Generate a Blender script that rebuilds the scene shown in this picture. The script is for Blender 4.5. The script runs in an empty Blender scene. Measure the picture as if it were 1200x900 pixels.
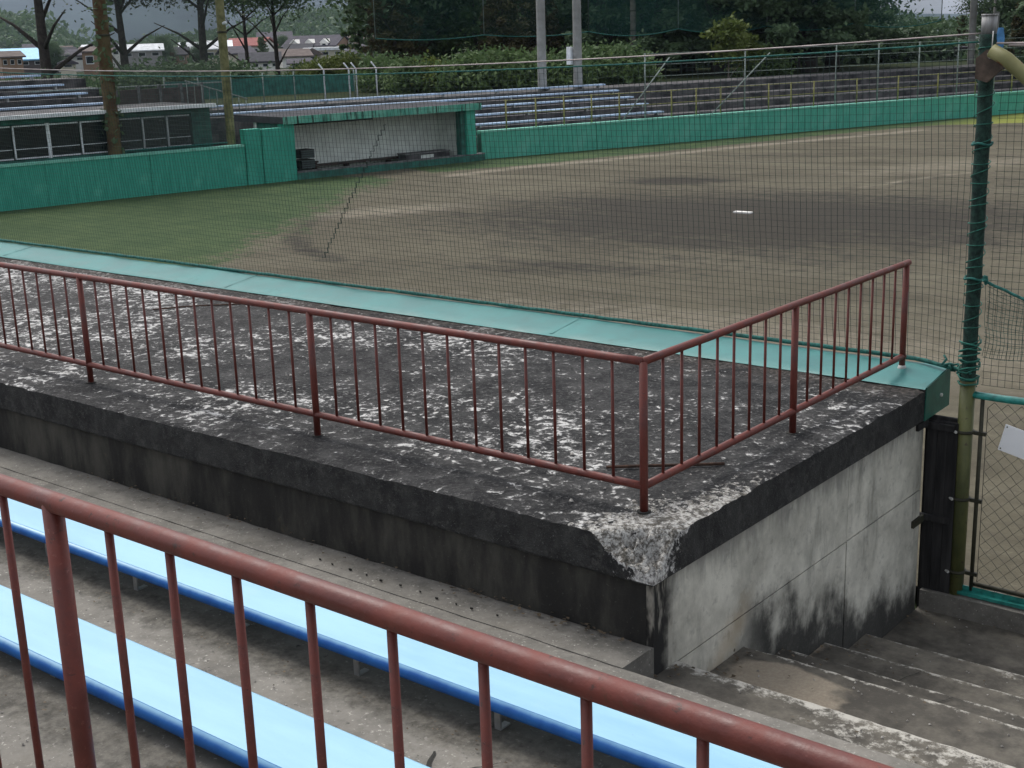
import bpy, math, random
import numpy as np
from mathutils import Matrix, Vector, noise as mnoise

S = 1.15                       # design units -> metres
SC = bpy.context.scene
COL = SC.collection
rng = np.random.default_rng(7)
random.seed(7)

# ------------------------------------------------------------------ camera
CAM = np.array([2.81815, -4.28520, 1.91533])
YAW, PITCH, ROLL, FPX = -0.684654, 0.259119, -0.032151, 1542.3
_f = np.array([math.sin(YAW)*math.cos(PITCH), math.cos(YAW)*math.cos(PITCH), -math.sin(PITCH)])
_r = np.array([math.cos(YAW), -math.sin(YAW), 0.0]); _u = np.cross(_r, _f)
CR = _r*math.cos(ROLL)+_u*math.sin(ROLL); CU = -_r*math.sin(ROLL)+_u*math.cos(ROLL)
cd = bpy.data.cameras.new('camera'); cam = bpy.data.objects.new('camera', cd); COL.objects.link(cam)
cd.sensor_width = 36.0; cd.lens = FPX/1200*36.0; cd.clip_start = 0.05; cd.clip_end = 20000
m = Matrix.Identity(4)
for i in range(3):
    m[i][0] = CR[i]; m[i][1] = CU[i]; m[i][2] = -_f[i]; m[i][3] = CAM[i]*S
cam.matrix_world = m
SC.camera = cam

# ------------------------------------------------------------------ world, sun, exposure
SUN_EL, SUN_AZ = math.radians(58), math.radians(-70)      # high soft sun behind cloud
w = bpy.data.worlds.new('World'); SC.world = w; w.use_nodes = True
nt = w.node_tree; nt.nodes.clear()
sky = nt.nodes.new('ShaderNodeTexSky'); sky.sky_type = 'NISHITA'; sky.sun_disc = False
sky.sun_elevation = SUN_EL; sky.sun_rotation = SUN_AZ; sky.dust_density = 3.0; sky.air_density = 1.0
hs = nt.nodes.new('ShaderNodeHueSaturation'); hs.inputs['Saturation'].default_value = 0.30
bg = nt.nodes.new('ShaderNodeBackground'); bg.inputs['Strength'].default_value = 0.15
wo = nt.nodes.new('ShaderNodeOutputWorld')
nt.links.new(sky.outputs[0], hs.inputs['Color']); nt.links.new(hs.outputs[0], bg.inputs[0]); nt.links.new(bg.outputs[0], wo.inputs[0])
sd = bpy.data.lights.new('sun', 'SUN'); sd.energy = 1.1; sd.angle = math.radians(25); sd.color = (1.0, 0.97, 0.92)
so = bpy.data.objects.new('sun', sd); COL.objects.link(so)
_sd = Vector((math.sin(SUN_AZ)*math.cos(SUN_EL), math.cos(SUN_AZ)*math.cos(SUN_EL), math.sin(SUN_EL)))
so.rotation_euler = _sd.to_track_quat('Z', 'Y').to_euler()
SC.view_settings.view_transform = 'Standard'; SC.view_settings.look = 'None'
SC.view_settings.exposure = 0.62; SC.view_settings.gamma = 1.0
SC.view_settings.use_curve_mapping = False

# ------------------------------------------------------------------ node helper
class G:
    def __init__(s, name, rough=0.8, spec=0.5, metal=0.0):
        s.m = bpy.data.materials.new(name); s.m.use_nodes = True
        s.t = s.m.node_tree; s.b = s.t.nodes['Principled BSDF']; s.o = s.t.nodes['Material Output']
        s.b.inputs['Roughness'].default_value = rough; s.b.inputs['Specular IOR Level'].default_value = spec
        s.b.inputs['Metallic'].default_value = metal
        s.tc = s.t.nodes.new('ShaderNodeTexCoord'); s.co = s.tc.outputs['Object']
    def n(s, k): return s.t.nodes.new(k)
    def put(s, sock, v):
        if isinstance(v, bpy.types.NodeSocket): s.t.links.new(v, sock)
        elif isinstance(v, (tuple, list)): sock.default_value = (*v, 1.0) if len(v) == 3 and sock.type == 'RGBA' else v
        else: sock.default_value = v
    def map(s, sc=(1, 1, 1), rot=(0, 0, 0), co=None):
        q = s.n('ShaderNodeMapping'); q.inputs['Scale'].default_value = sc; q.inputs['Rotation'].default_value = rot
        s.put(q.inputs['Vector'], co or s.co); return q.outputs[0]
    def noise(s, scale, detail=4, rough=0.55, co=None, dist=0.0):
        q = s.n('ShaderNodeTexNoise'); q.inputs['Scale'].default_value = scale; q.inputs['Detail'].default_value = detail
        q.inputs['Roughness'].default_value = rough; q.inputs['Distortion'].default_value = dist
        s.put(q.inputs['Vector'], co or s.co); return q.outputs['Fac']
    def voro(s, scale, co=None, feature='F1', rand=1.0):
        q = s.n('ShaderNodeTexVoronoi'); q.feature = feature; q.inputs['Scale'].default_value = scale
        q.inputs['Randomness'].default_value = rand; s.put(q.inputs['Vector'], co or s.co); return q.outputs['Distance']
    def rng(s, v, a, b, c=0.0, d=1.0):
        q = s.n('ShaderNodeMapRange'); q.interpolation_type = 'SMOOTHSTEP'
        s.put(q.inputs[0], v); q.inputs[1].default_value = a; q.inputs[2].default_value = b
        q.inputs[3].default_value = c; q.inputs[4].default_value = d; return q.outputs[0]
    def mx(s, f, a, b, mode='MIX'):
        q = s.n('ShaderNodeMix'); q.data_type = 'RGBA'; q.blend_type = mode
        s.put(q.inputs[0], f); s.put(q.inputs[6], a); s.put(q.inputs[7], b); return q.outputs[2]
    def mt(s, op, a, b=0.0):
        q = s.n('ShaderNodeMath'); q.operation = op; s.put(q.inputs[0], a); s.put(q.inputs[1], b); q.use_clamp = False
        return q.outputs[0]
    def attr(s, nm):
        q = s.n('ShaderNodeAttribute'); q.attribute_name = nm; return q.outputs['Fac']
    def xyz(s, co=None):
        q = s.n('ShaderNodeSeparateXYZ'); s.put(q.inputs[0], co or s.co); return q.outputs
    def rnd(s):
        q = s.n('ShaderNodeObjectInfo'); return q.outputs['Random']
    def col(s, c): s.put(s.b.inputs['Base Color'], c); return s
    def rgh(s, v): s.put(s.b.inputs['Roughness'], v); return s
    def bump(s, h, st=0.5, d=0.01):
        q = s.n('ShaderNodeBump'); q.inputs['Strength'].default_value = st; q.inputs['Distance'].default_value = d
        s.put(q.inputs['Height'], h); s.t.links.new(q.outputs[0], s.b.inputs['Normal']); return s

MAT = {}
def simple(name, c, rough=0.7, var=0.25, scale=6, bump=0.0, spec=0.4, metal=0.0, c2=None, objvar=0.0):
    g = G(name, rough, spec, metal)
    n = g.noise(scale, 5, 0.6)
    lo = tuple(x*(1-var) for x in c); hi = c2 or tuple(min(1, x*(1+var)) for x in c)
    k = g.mx(g.rng(n, 0.3, 0.7), lo, hi)
    if objvar:
        k = g.mx(1.0, k, g.mx(g.rnd(), (1-objvar,)*3, (1+objvar,)*3), 'MULTIPLY')
    g.col(k)
    if bump: g.bump(g.noise(scale*6, 4), bump, 0.01)
    MAT[name] = g.m; return g.m

def make_materials():
    # roof slab top: black weathered concrete with pale lichen and flaked patches
    g = G('roof_concrete', 0.9, 0.25)
    big = g.noise(0.75, 4, 0.55); mid = g.noise(3.6, 6, 0.68); fine = g.noise(15, 6, 0.66, None, 0.6); fin2 = g.noise(38, 4, 0.62, None, 0.4); sp = g.noise(95, 3, 0.6)
    base = g.mx(g.rng(mid, 0.36, 0.66), (0.011, 0.0112, 0.012), (0.058, 0.057, 0.056))
    base = g.mx(g.rng(fin2, 0.50, 0.72, 0, 0.8), base, (0.105, 0.102, 0.099))
    base = g.mx(g.rng(sp, 0.60, 0.72, 0, 0.7), base, (0.15, 0.147, 0.142))
    x, y, z = g.xyz(g.map((1/S,)*3))
    lef = g.rng(x, -2.5, -6.5, 0.0, 0.075)
    flec = g.mt('ADD', g.mt('ADD', g.mt('ADD', g.mt('MULTIPLY', fine, 0.72), g.mt('MULTIPLY', fin2, 0.28)), g.mt('MULTIPLY', g.mt('SUBTRACT', big, 0.48), 0.42)), g.mt('ADD', g.mt('MULTIPLY', g.mt('SUBTRACT', mid, 0.5), 0.30), g.mt('MULTIPLY', lef, 0.5)))
    base = g.mx(g.mt('MULTIPLY', lef, 2.2), base, (0.15, 0.138, 0.132))
    c = g.mx(g.rng(flec, 0.545, 0.60, 0, 0.8), base, (0.20, 0.197, 0.19))
    c = g.mx(g.rng(flec, 0.600, 0.635), c, (0.62, 0.61, 0.59))
    moss = g.rng(g.mt('ADD', y, g.mt('MULTIPLY', g.mt('SUBTRACT', mid, 0.5), 0.9)), 2.05, 2.4)
    c = g.mx(g.mt('MULTIPLY', moss, 0.7), c, g.mx(g.rng(fin2, 0.4, 0.65), (0.030, 0.026, 0.020), (0.12, 0.098, 0.085)))
    chipn = g.noise(22, 6, 0.72); chip = g.attr('chip')
    cm = g.rng(g.mt('ADD', chip, g.mt('MULTIPLY', g.mt('SUBTRACT', chipn, 0.5), 2.4)), 0.47, 0.60)
    chc = g.mx(g.rng(g.noise(34, 6, 0.78), 0.40, 0.58), (0.12, 0.11, 0.095), (0.58, 0.565, 0.53))
    chc = g.mx(g.rng(g.noise(10, 6, 0.75), 0.50, 0.58, 0, 0.85), chc, (0.075, 0.068, 0.056)); chc = g.mx(g.rng(g.voro(55), 0.28, 0.18, 0, 0.6), chc, (0.33, 0.30, 0.25))
    c = g.mx(cm, c, chc)
    g.col(c); g.bump(g.mt('ADD', fine, g.mt('ADD', g.mt('MULTIPLY', fin2, 0.7), g.mt('MULTIPLY', sp, 0.35))), 1.0, 0.03); MAT['roof_concrete'] = g.m
    # slab edge
    g = G('edge_concrete', 0.9, 0.25)
    st = g.map((1, 1, 0.75)); a = g.noise(6, 7, 0.70, st); b = g.noise(120, 3, 0.6)
    c = g.mx(g.rng(a, 0.3, 0.75), (0.022, 0.022, 0.022), (0.066, 0.065, 0.062))
    c = g.mx(g.rng(b, 0.62, 0.74), c, (0.19, 0.19, 0.18)); c = g.mx(g.rng(g.noise(38, 4, 0.7), 0.60, 0.70, 0, 0.7), c, (0.012, 0.012, 0.012))
    c = g.mx(g.rng(g.noise(17, 7, 0.72), 0.50, 0.66, 0, 0.65), c, (0.095, 0.092, 0.086))
    chip = g.attr('chip'); chipn = g.noise(30, 6, 0.7)
    cm = g.rng(g.mt('ADD', chip, g.mt('MULTIPLY', g.mt('SUBTRACT', chipn, 0.5), 1.7)), 0.45, 0.62)
    c = g.mx(cm, c, g.mx(g.rng(g.noise(46, 5, 0.7), 0.36, 0.62), (0.20, 0.19, 0.18), (0.78, 0.76, 0.73)))
    g.col(c); g.bump(g.mt('ADD', b, g.noise(26, 6, 0.7)), 0.9, 0.014); MAT['edge_concrete'] = g.m
    # dark moist back wall under slab
    g = G('damp_wall', 0.9, 0.25)
    st = g.map((1, 1, 0.3)); a = g.noise(5, 6, 0.65, st); b = g.noise(70, 4, 0.65)
    c = g.mx(g.rng(a, 0.35, 0.72), (0.026, 0.025, 0.023), (0.088, 0.083, 0.070))
    c = g.mx(g.rng(g.noise(2.3, 4, 0.6), 0.62, 0.72), c, (0.16, 0.135, 0.085))
    c = g.mx(g.rng(b, 0.62, 0.8), c, (0.13, 0.125, 0.115))
    g.col(c); g.bump(b, 0.4, 0.008); MAT['damp_wall'] = g.m
    # pale side wall with black mould rising from the stairs and old runs
    g = G('side_wall', 0.88, 0.3)
    a = g.noise(3.2, 6, 0.65); b = g.noise(60, 5, 0.65); v = g.noise(2.4, 7, 0.62, g.map((1, 1.25, 0.75)))
    c = g.mx(g.rng(a, 0.3, 0.7), (0.40, 0.385, 0.33), (0.68, 0.655, 0.57))
    c = g.mx(g.rng(g.noise(16, 5, 0.7), 0.52, 0.75, 0, 0.6), c, (0.24, 0.235, 0.21)); c = g.mx(g.rng(g.noise(2.2, 6, 0.65, g.map((1, 2.2, 0.6))), 0.5, 0.72, 0, 0.75), c, (0.22, 0.215, 0.185))
    c = g.mx(g.rng(b, 0.66, 0.76, 0, 0.7), c, (0.10, 0.10, 0.10))
    x, y, z = g.xyz(g.map((1/S,)*3))
    foot = g.mt('ADD', g.mt('MULTIPLY', y, 0.28), 0.626)         # stair slope line
    hgt = g.mt('ADD', z, foot)
    mh = g.mt('ADD', g.mt('ADD', hgt, g.mt('MULTIPLY', g.mt('SUBTRACT', v, 0.5), 0.95)), g.mt('MULTIPLY', g.mt('SUBTRACT', g.noise(14, 6, 0.7), 0.5), 0.22))
    mould = g.mt('MULTIPLY', g.rng(mh, 0.25, -0.02), g.rng(g.mt('ADD', y, g.mt('MULTIPLY', g.noise(3, 4), 0.3)), 0.45, 0.85))
    c = g.mx(g.mt('MULTIPLY', mould, 0.94), c, g.mx(g.rng(b, 0.5, 0.7), (0.024, 0.024, 0.023), (0.055, 0.054, 0.05)))
    hol = g.voro(2.3, g.map((1, 1, 1)), 'F1', 0.9); c = g.mx(g.rng(hol, 0.028, 0.018), c, (0.03, 0.03, 0.028))
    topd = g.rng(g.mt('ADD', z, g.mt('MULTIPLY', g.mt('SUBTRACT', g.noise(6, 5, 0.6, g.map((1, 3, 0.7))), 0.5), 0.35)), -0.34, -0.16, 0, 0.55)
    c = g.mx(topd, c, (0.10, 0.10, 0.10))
    och = g.rng(g.mt('ADD', g.mt('ABSOLUTE', g.mt('SUBTRACT', g.mt('ADD', z, g.mt('MULTIPLY', y, -0.75)), -0.95)), g.mt('MULTIPLY', g.noise(6, 6, 0.7), 0.30)), 0.30, 0.14)
    och = g.mt('MULTIPLY', och, g.rng(y, 0.62, 0.42)); 
    c = g.mx(g.mt('MULTIPLY', och, 0.6), c, (0.36, 0.28, 0.18))
    cor = g.rng(g.mt('ADD', y, g.mt('MULTIPLY', g.noise(9, 5), 0.16)), 0.03, -0.10)
    c = g.mx(cor, c, g.mx(g.rng(g.noise(7, 4, 0.6, g.map((1, 2, 0.4))), 0.5, 0.62), (0.022, 0.021, 0.02), (0.30, 0.28, 0.24)))
    g.col(c); g.bump(g.mt('ADD', b, g.mt('MULTIPLY', a, 2)), 0.25, 0.006); MAT['side_wall'] = g.m
    # treads
    g = G('tread_concrete', 0.9, 0.3)
    a = g.noise(2.0, 6, 0.65); b = g.noise(55, 5, 0.7); p = g.voro(140)
    c = g.mx(g.rng(a, 0.3, 0.72), (0.120, 0.113, 0.100), (0.225, 0.212, 0.187))
    c = g.mx(g.rng(g.noise(9, 6, 0.7), 0.42, 0.70, 0, 0.75), c, (0.095, 0.09, 0.08))
    c = g.mx(g.rng(b, 0.58, 0.70), c, (0.42, 0.40, 0.36)); c = g.mx(g.rng(g.noise(4.5, 6, 0.7), 0.5, 0.72, 0, 0.4), c, (0.22, 0.20, 0.165))
    c = g.mx(g.rng(g.noise(23, 5, 0.7), 0.60, 0.72), c, (0.045, 0.043, 0.04))
    grime = g.rng(g.mt('ADD', g.attr('grime'), g.mt('MULTIPLY', g.mt('SUBTRACT', g.noise(12, 6, 0.7), 0.5), 0.9)), 0.35, 0.75)
    c = g.mx(g.mt('MULTIPLY', grime, 0.75), c, g.mx(g.rng(g.noise(30, 5, 0.7), 0.4, 0.65), (0.026, 0.024, 0.019), (0.075, 0.069, 0.056)))
    c = g.mx(g.rng(g.noise(13, 7, 0.75), 0.40, 0.66, 0, 0.30), c, (0.26, 0.243, 0.212))
    g.col(c); g.bump(b, 0.35, 0.006); MAT['tread_concrete'] = g.m
    # stair steps
    g = G('step_concrete', 0.9, 0.3)
    a = g.noise(3.0, 7, 0.70); b = g.noise(60, 5, 0.7)
    c = g.mx(g.rng(a, 0.35, 0.68), (0.075, 0.070, 0.062), (0.185, 0.172, 0.148))
    c = g.mx(g.rng(b, 0.62, 0.75), c, (0.22, 0.21, 0.19))
    c = g.mx(1.0, c, g.mx(g.rnd(), (0.55, 0.54, 0.52), (1.05, 1.02, 0.96)), 'MULTIPLY'); c = g.mx(g.rng(g.noise(1.6, 6, 0.7), 0.52, 0.66, 0, 0.7), c, (0.040, 0.037, 0.032))
    worn = g.mt('ADD', g.attr('worn'), g.mt('MULTIPLY', g.mt('SUBTRACT', g.noise(14, 7, 0.75), 0.5), 2.0))
    c = g.mx(g.rng(worn, 0.50, 0.82, 0, 0.9), c, (0.46, 0.44, 0.39))
    sandy = g.mt('ADD', g.attr('sand'), g.mt('MULTIPLY', g.mt('SUBTRACT', g.noise(5, 5, 0.6), 0.5), 0.7))
    c = g.mx(g.rng(sandy, 0.45, 0.65), c, g.mx(g.rng(b, 0.4, 0.7), (0.25, 0.21, 0.16), (0.30, 0.26, 0.20)))
    g.col(c); g.bump(b, 0.4, 0.008); MAT['step_concrete'] = g.m
    # rail paint
    g = G('rail_paint', 0.48, 0.45)
    a = g.noise(14, 5, 0.65); b = g.noise(90, 4, 0.65)
    c = g.mx(g.rng(a, 0.3, 0.7), (0.092, 0.0190, 0.0130), (0.150, 0.032, 0.0215))
    c = g.mx(g.rng(b, 0.60, 0.74, 0, 0.7), c, (0.20, 0.070, 0.060)); c = g.mx(g.rng(g.noise(6, 5, 0.7), 0.58, 0.7, 0, 0.5), c, (0.16, 0.045, 0.03))
    c = g.mx(g.rng(g.noise(40, 5, 0.7), 0.60, 0.70), c, (0.050, 0.020, 0.015)); c = g.mx(g.rng(g.noise(11, 7, 0.75), 0.62, 0.70, 0, 0.8), c, (0.085, 0.032, 0.016))
    g.col(c); g.rgh(g.rng(a, 0.3, 0.7, 0.40, 0.66)); g.bump(b, 0.28, 0.003); MAT['rail_paint'] = g.m
    # bench plastics; fading and sky reflection are put into the pale tops
    g = G('seat_top', 0.42, 0.5)
    a = g.noise(5, 6, 0.65, g.map((0.2, 1, 1))); b = g.noise(60, 4, 0.6); d = g.noise(3.2, 6, 0.7)
    c = g.mx(g.rng(a, 0.3, 0.7), (0.215, 0.430, 0.60), (0.29, 0.52, 0.67)); c = g.mx(g.rng(b, 0.62, 0.78, 0, 0.5), c, (0.20, 0.38, 0.50))
    c = g.mx(g.rng(d, 0.55, 0.75, 0, 0.35), c, (0.33, 0.50, 0.58)); c = g.mx(g.rng(g.noise(26, 6, 0.75, g.map((0.5, 1, 1))), 0.66, 0.74, 0, 0.5), c, (0.14, 0.20, 0.22))
    g.col(c); g.rgh(g.rng(a, 0.3, 0.7, 0.32, 0.55)); g.bump(b, 0.1, 0.003); MAT['seat_top'] = g.m
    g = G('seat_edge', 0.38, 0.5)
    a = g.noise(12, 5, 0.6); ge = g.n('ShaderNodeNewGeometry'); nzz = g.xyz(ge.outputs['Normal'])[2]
    c = g.mx(g.rng(a, 0.3, 0.7), (0.010, 0.105, 0.40), (0.022, 0.160, 0.50)); c = g.mx(g.rng(g.mt('ADD', nzz, g.mt('MULTIPLY', g.mt('SUBTRACT', a, 0.5), 0.3)), 0.55, 1.0), c, (0.23, 0.45, 0.62))  # upward faces paler: fading plus sky reflection in the colour
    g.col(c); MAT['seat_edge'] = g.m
    simple('far_seat', (0.42, 0.55, 0.72), 0.4, 0.25, 3); simple('steel', (0.42, 0.42, 0.41), 0.45, 0.2, 12, metal=0.6)
    # flashing: sky reflection put into the paler top colour
    g = G('flashing_top', 0.34, 0.35)
    a = g.noise(2.5, 5, 0.6); b = g.noise(50, 4, 0.65)
    c = g.mx(g.rng(a, 0.3, 0.7), (0.032, 0.170, 0.160), (0.070, 0.250, 0.238)); c = g.mx(g.rng(b, 0.65, 0.78, 0, 0.7), c, (0.04, 0.11, 0.10)); c = g.mx(g.rng(g.noise(4, 6, 0.7, g.map((1, 0.5, 1))), 0.55, 0.72, 0, 0.6), c, (0.045, 0.150, 0.140)); c = g.mx(g.rng(g.noise(20, 5, 0.7), 0.66, 0.74, 0, 0.6), c, (0.10, 0.10, 0.075))
    g.col(c); g.bump(a, 0.15, 0.02); g.rgh(g.rng(a, 0.3, 0.7, 0.38, 0.58)); MAT['flashing_top'] = g.m
    simple('flashing_end', (0.018, 0.105, 0.078), 0.45, 0.25, 9, 0.15)
    # far green wall paint with streaks
    g = G('green_wall', 0.75, 0.3)
    a = g.noise(1.2, 5, 0.6); st = g.map((1.5, 1.5, 0.15)); b = g.noise(9, 5, 0.65, st); f = g.noise(40, 4, 0.6)
    c = g.mx(g.rng(b, 0.3, 0.7), (0.024, 0.250, 0.178), (0.055, 0.350, 0.255)); c = g.mx(g.rng(a, 0.56, 0.75, 0, 0.6), c, (0.095, 0.41, 0.30))
    c = g.mx(g.rng(b, 0.68, 0.76, 0, 0.5), c, (0.11, 0.20, 0.12)); c = g.mx(g.rng(f, 0.64, 0.72, 0, 0.5), c, (0.015, 0.08, 0.06))
    g.col(c); g.bump(f, 0.2, 0.01); MAT['green_wall'] = g.m
    g = G('mint_wall', 0.75, 0.3)
    a = g.noise(1.0, 6, 0.65); b = g.noise(9, 5, 0.65, g.map((1.5, 1.5, 0.2))); f = g.noise(40, 4, 0.6)
    c = g.mx(g.rng(b, 0.3, 0.7), (0.050, 0.300, 0.215), (0.095, 0.400, 0.295)); c = g.mx(g.rng(a, 0.5, 0.7, 0, 0.6), c, (0.14, 0.43, 0.33)); c = g.mx(g.rng(b, 0.66, 0.74, 0, 0.5), c, (0.10, 0.22, 0.16)); c = g.mx(g.rng(f, 0.64, 0.72, 0, 0.5), c, (0.03, 0.14, 0.10))
    g.col(c); g.bump(f, 0.2, 0.01); MAT['mint_wall'] = g.m
    g = G('fascia', 0.75, 0.3)
    st = g.map((3, 3, 0.12)); b = g.noise(5, 5, 0.7, st)
    c = g.mx(g.rng(g.noise(3, 4), 0.3, 0.7), (0.06, 0.30, 0.22), (0.16, 0.42, 0.32)); c = g.mx(g.rng(b, 0.53, 0.60), c, (0.012, 0.03, 0.022))
    g.col(c); MAT['fascia'] = g.m
    simple('green_dark', (0.02, 0.11, 0.085), 0.7, 0.35, 4); simple('green_cap', (0.16, 0.45, 0.35), 0.7, 0.2, 5)
    simple('dug_wall', (0.68, 0.73, 0.675), 0.85, 0.15, 2.5); simple('dug_floor', (0.16, 0.14, 0.12), 0.9, 0.3, 3)
    simple('dark_wood', (0.045, 0.030, 0.026), 0.8, 0.4, 6); simple('crate_blue', (0.05, 0.07, 0.07), 0.6)
    simple('terrace', (0.050, 0.050, 0.057), 0.9, 0.5, 2.0, 0.3, c2=(0.125, 0.118, 0.118)); simple('terrace_edge', (0.13, 0.13, 0.13), 0.9, 0.5, 5)
    simple('brown_wall', (0.070, 0.052, 0.048), 0.9, 0.4, 4, 0.2)
    simple('white_paint', (0.62, 0.65, 0.66), 0.6, 0.12, 8); simple('glass_dark', (0.010, 0.016, 0.017), 0.12, 0.2, 1, spec=0.5)
    simple('yellow_post', (0.23, 0.22, 0.07), 0.6, 0.35, 8); simple('grey_post', (0.20, 0.24, 0.22), 0.6, 0.3, 8)
    g = G('rusty_pole', 0.8, 0.3)
    c = g.mx(g.rng(g.noise(3.5, 5, 0.7), 0.42, 0.6), (0.10, 0.075, 0.035), (0.070, 0.034, 0.015)); c = g.mx(g.rng(g.noise(11, 4), 0.55, 0.7), c, (0.06, 0.085, 0.03))
    g.col(c); g.bump(g.noise(20, 4), 0.6, 0.03); MAT['rusty_pole'] = g.m
    simple('mossy_pole', (0.14, 0.145, 0.055), 0.75, 0.4, 5, c2=(0.21, 0.20, 0.09)); simple('concrete_pole', (0.27, 0.265, 0.25), 0.85, 0.2, 2.5)
    # net pole parts
    g = G('pole_green', 0.55, 0.4)
    a = g.noise(7, 5, 0.65, g.map((1, 1, 0.3))); c = g.mx(g.rng(a, 0.35, 0.68), (0.060, 0.068, 0.024), (0.135, 0.140, 0.048)); c = g.mx(g.rng(g.noise(25, 4), 0.6, 0.72), c, (0.05, 0.035, 0.02))
    g.col(c); g.bump(a, 0.2, 0.004); MAT['pole_green'] = g.m
    g = G('pole_galv', 0.55, 0.5, 0.3)
    a = g.noise(9, 5, 0.65, g.map((3, 3, 0.2))); g.col(g.mx(g.rng(a, 0.35, 0.7), (0.20, 0.19, 0.185), (0.42, 0.42, 0.41))); MAT['pole_galv'] = g.m
    simple('net_wrap', (0.016, 0.045, 0.034), 0.85, 0.55, 28, 0.9); simple('twine', (0.02, 0.13, 0.095), 0.7, 0.35, 30)
    simple('net', (0.012, 0.030, 0.024), 0.8, 0.3, 5); simple('net_pale', (0.03, 0.075, 0.06), 0.8, 0.3, 5); simple('rope', (0.018, 0.115, 0.095), 0.75, 0.45, 40, 0.4)
    simple('wire', (0.30, 0.26, 0.25), 0.5, 0.3, 6, metal=0.3); simple('gate_green', (0.022, 0.21, 0.18), 0.35, 0.4, 18, spec=0.6); simple('chain', (0.060, 0.058, 0.045), 0.7, 0.3, 20)
    simple('strap', (0.035, 0.034, 0.020), 0.7, 0.4, 10); simple('bolt', (0.50, 0.50, 0.47), 0.5, 0.2, 20)
    g = G('dark_board', 0.8, 0.3)
    a = g.noise(6, 6, 0.65, g.map((3, 1, 0.3))); g.col(g.mx(g.rng(a, 0.3, 0.75), (0.010, 0.0095, 0.010), (0.048, 0.046, 0.046))); g.bump(a, 0.3, 0.006); MAT['dark_board'] = g.m
    simple('rust_bracket', (0.085, 0.060, 0.045), 0.8, 0.45, 14); g = G('arm_paint', 0.6, 0.4)
    c = g.mx(g.rng(g.noise(6, 5), 0.35, 0.7), (0.15, 0.145, 0.055), (0.21, 0.20, 0.085)); x, y, z = g.xyz(); c = g.mx(g.rng(g.noise(8, 4, 0.6), 0.56, 0.64), c, (0.16, 0.045, 0.02))
    g.col(c); MAT['arm_paint'] = g.m
    simple('sign_white', (0.90, 0.91, 0.92), 0.35, 0.03, 4); simple('sky_tarp', (0.20, 0.48, 0.72), 0.5, 0.1, 2); simple('blue_cloth', (0.10, 0.28, 0.55), 0.7, 0.3, 20)
    simple('rust_rod', (0.055, 0.028, 0.017), 0.85, 0.5, 30, 0.5); simple('dry_leaf', (0.10, 0.075, 0.048), 0.8, 0.6, 9); simple('pebble', (0.34, 0.32, 0.29), 0.9, 0.5, 30)
    simple('crack_dark', (0.022, 0.021, 0.018), 0.95, 0.3, 20); simple('plate_white', (0.78, 0.76, 0.72), 0.7, 0.08, 20)
    # field
    g = G('field_dirt', 0.95, 0.15)
    a = g.noise(0.35, 6, 0.65); b = g.noise(3.0, 6, 0.7); f = g.noise(40, 4, 0.7); st = g.map((0.30, 1.1, 1), (0, 0, math.radians(-52))); sx = g.noise(0.8, 8, 0.72, st, 0.5)
    c = g.mx(g.rng(a, 0.3, 0.7), (0.071, 0.063, 0.044), (0.113, 0.101, 0.071)); c = g.mx(g.rng(sx, 0.40, 0.70, 0, 0.7), c, (0.142, 0.128, 0.092))
    c = g.mx(g.rng(b, 0.46, 0.76, 0, 0.6), c, (0.058, 0.050, 0.040)); c = g.mx(g.rng(g.noise(9, 5, 0.7), 0.56, 0.72, 0, 0.5), c, (0.158, 0.143, 0.105))
    dn = g.mt('ADD', g.mt('ADD', g.attr('damp'), g.mt('MULTIPLY', g.mt('SUBTRACT', sx, 0.5), 1.5)), g.mt('MULTIPLY', g.mt('SUBTRACT', b, 0.5), 0.9)); c = g.mx(g.rng(dn, 0.20, 0.85, 0, 0.88), c, (0.033, 0.029, 0.024))
    pn = g.mt('ADD', g.attr('pale'), g.mt('MULTIPLY', g.mt('SUBTRACT', b, 0.5), 0.8)); c = g.mx(g.rng(pn, 0.35, 0.8, 0, 0.8), c, (0.225, 0.198, 0.154))
    gr = g.mt('ADD', g.mt('ADD', g.attr('grass'), g.mt('MULTIPLY', g.mt('SUBTRACT', g.noise(0.9, 7, 0.75), 0.5), 1.3)), g.mt('MULTIPLY', g.mt('SUBTRACT', g.noise(6, 5, 0.75), 0.5), 1.0))
    gc = g.mx(g.rng(g.noise(1.4, 5, 0.7), 0.3, 0.7), (0.030, 0.060, 0.024), (0.060, 0.092, 0.038)); gc = g.mx(g.rng(f, 0.45, 0.8), gc, (0.095, 0.115, 0.052))
    gc = g.mx(g.attr('yel'), gc, (0.20, 0.22, 0.05))
    c = g.mx(g.rng(gr, 0.38, 0.66), c, gc)
    g.col(c); g.bump(g.mt('ADD', f, g.mt('MULTIPLY', b, 1.5)), 0.5, 0.03); MAT['field_dirt'] = g.m
    simple('far_ground', (0.032, 0.042, 0.020), 0.98, 0.4, 0.15, spec=0.05); simple('hill', (0.018, 0.036, 0.018), 0.98, 0.6, 0.12, 0.8, spec=0.05)
    simple('mountain', (0.022, 0.038, 0.030), 0.98, 0.35, 0.006, spec=0.05)
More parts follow.
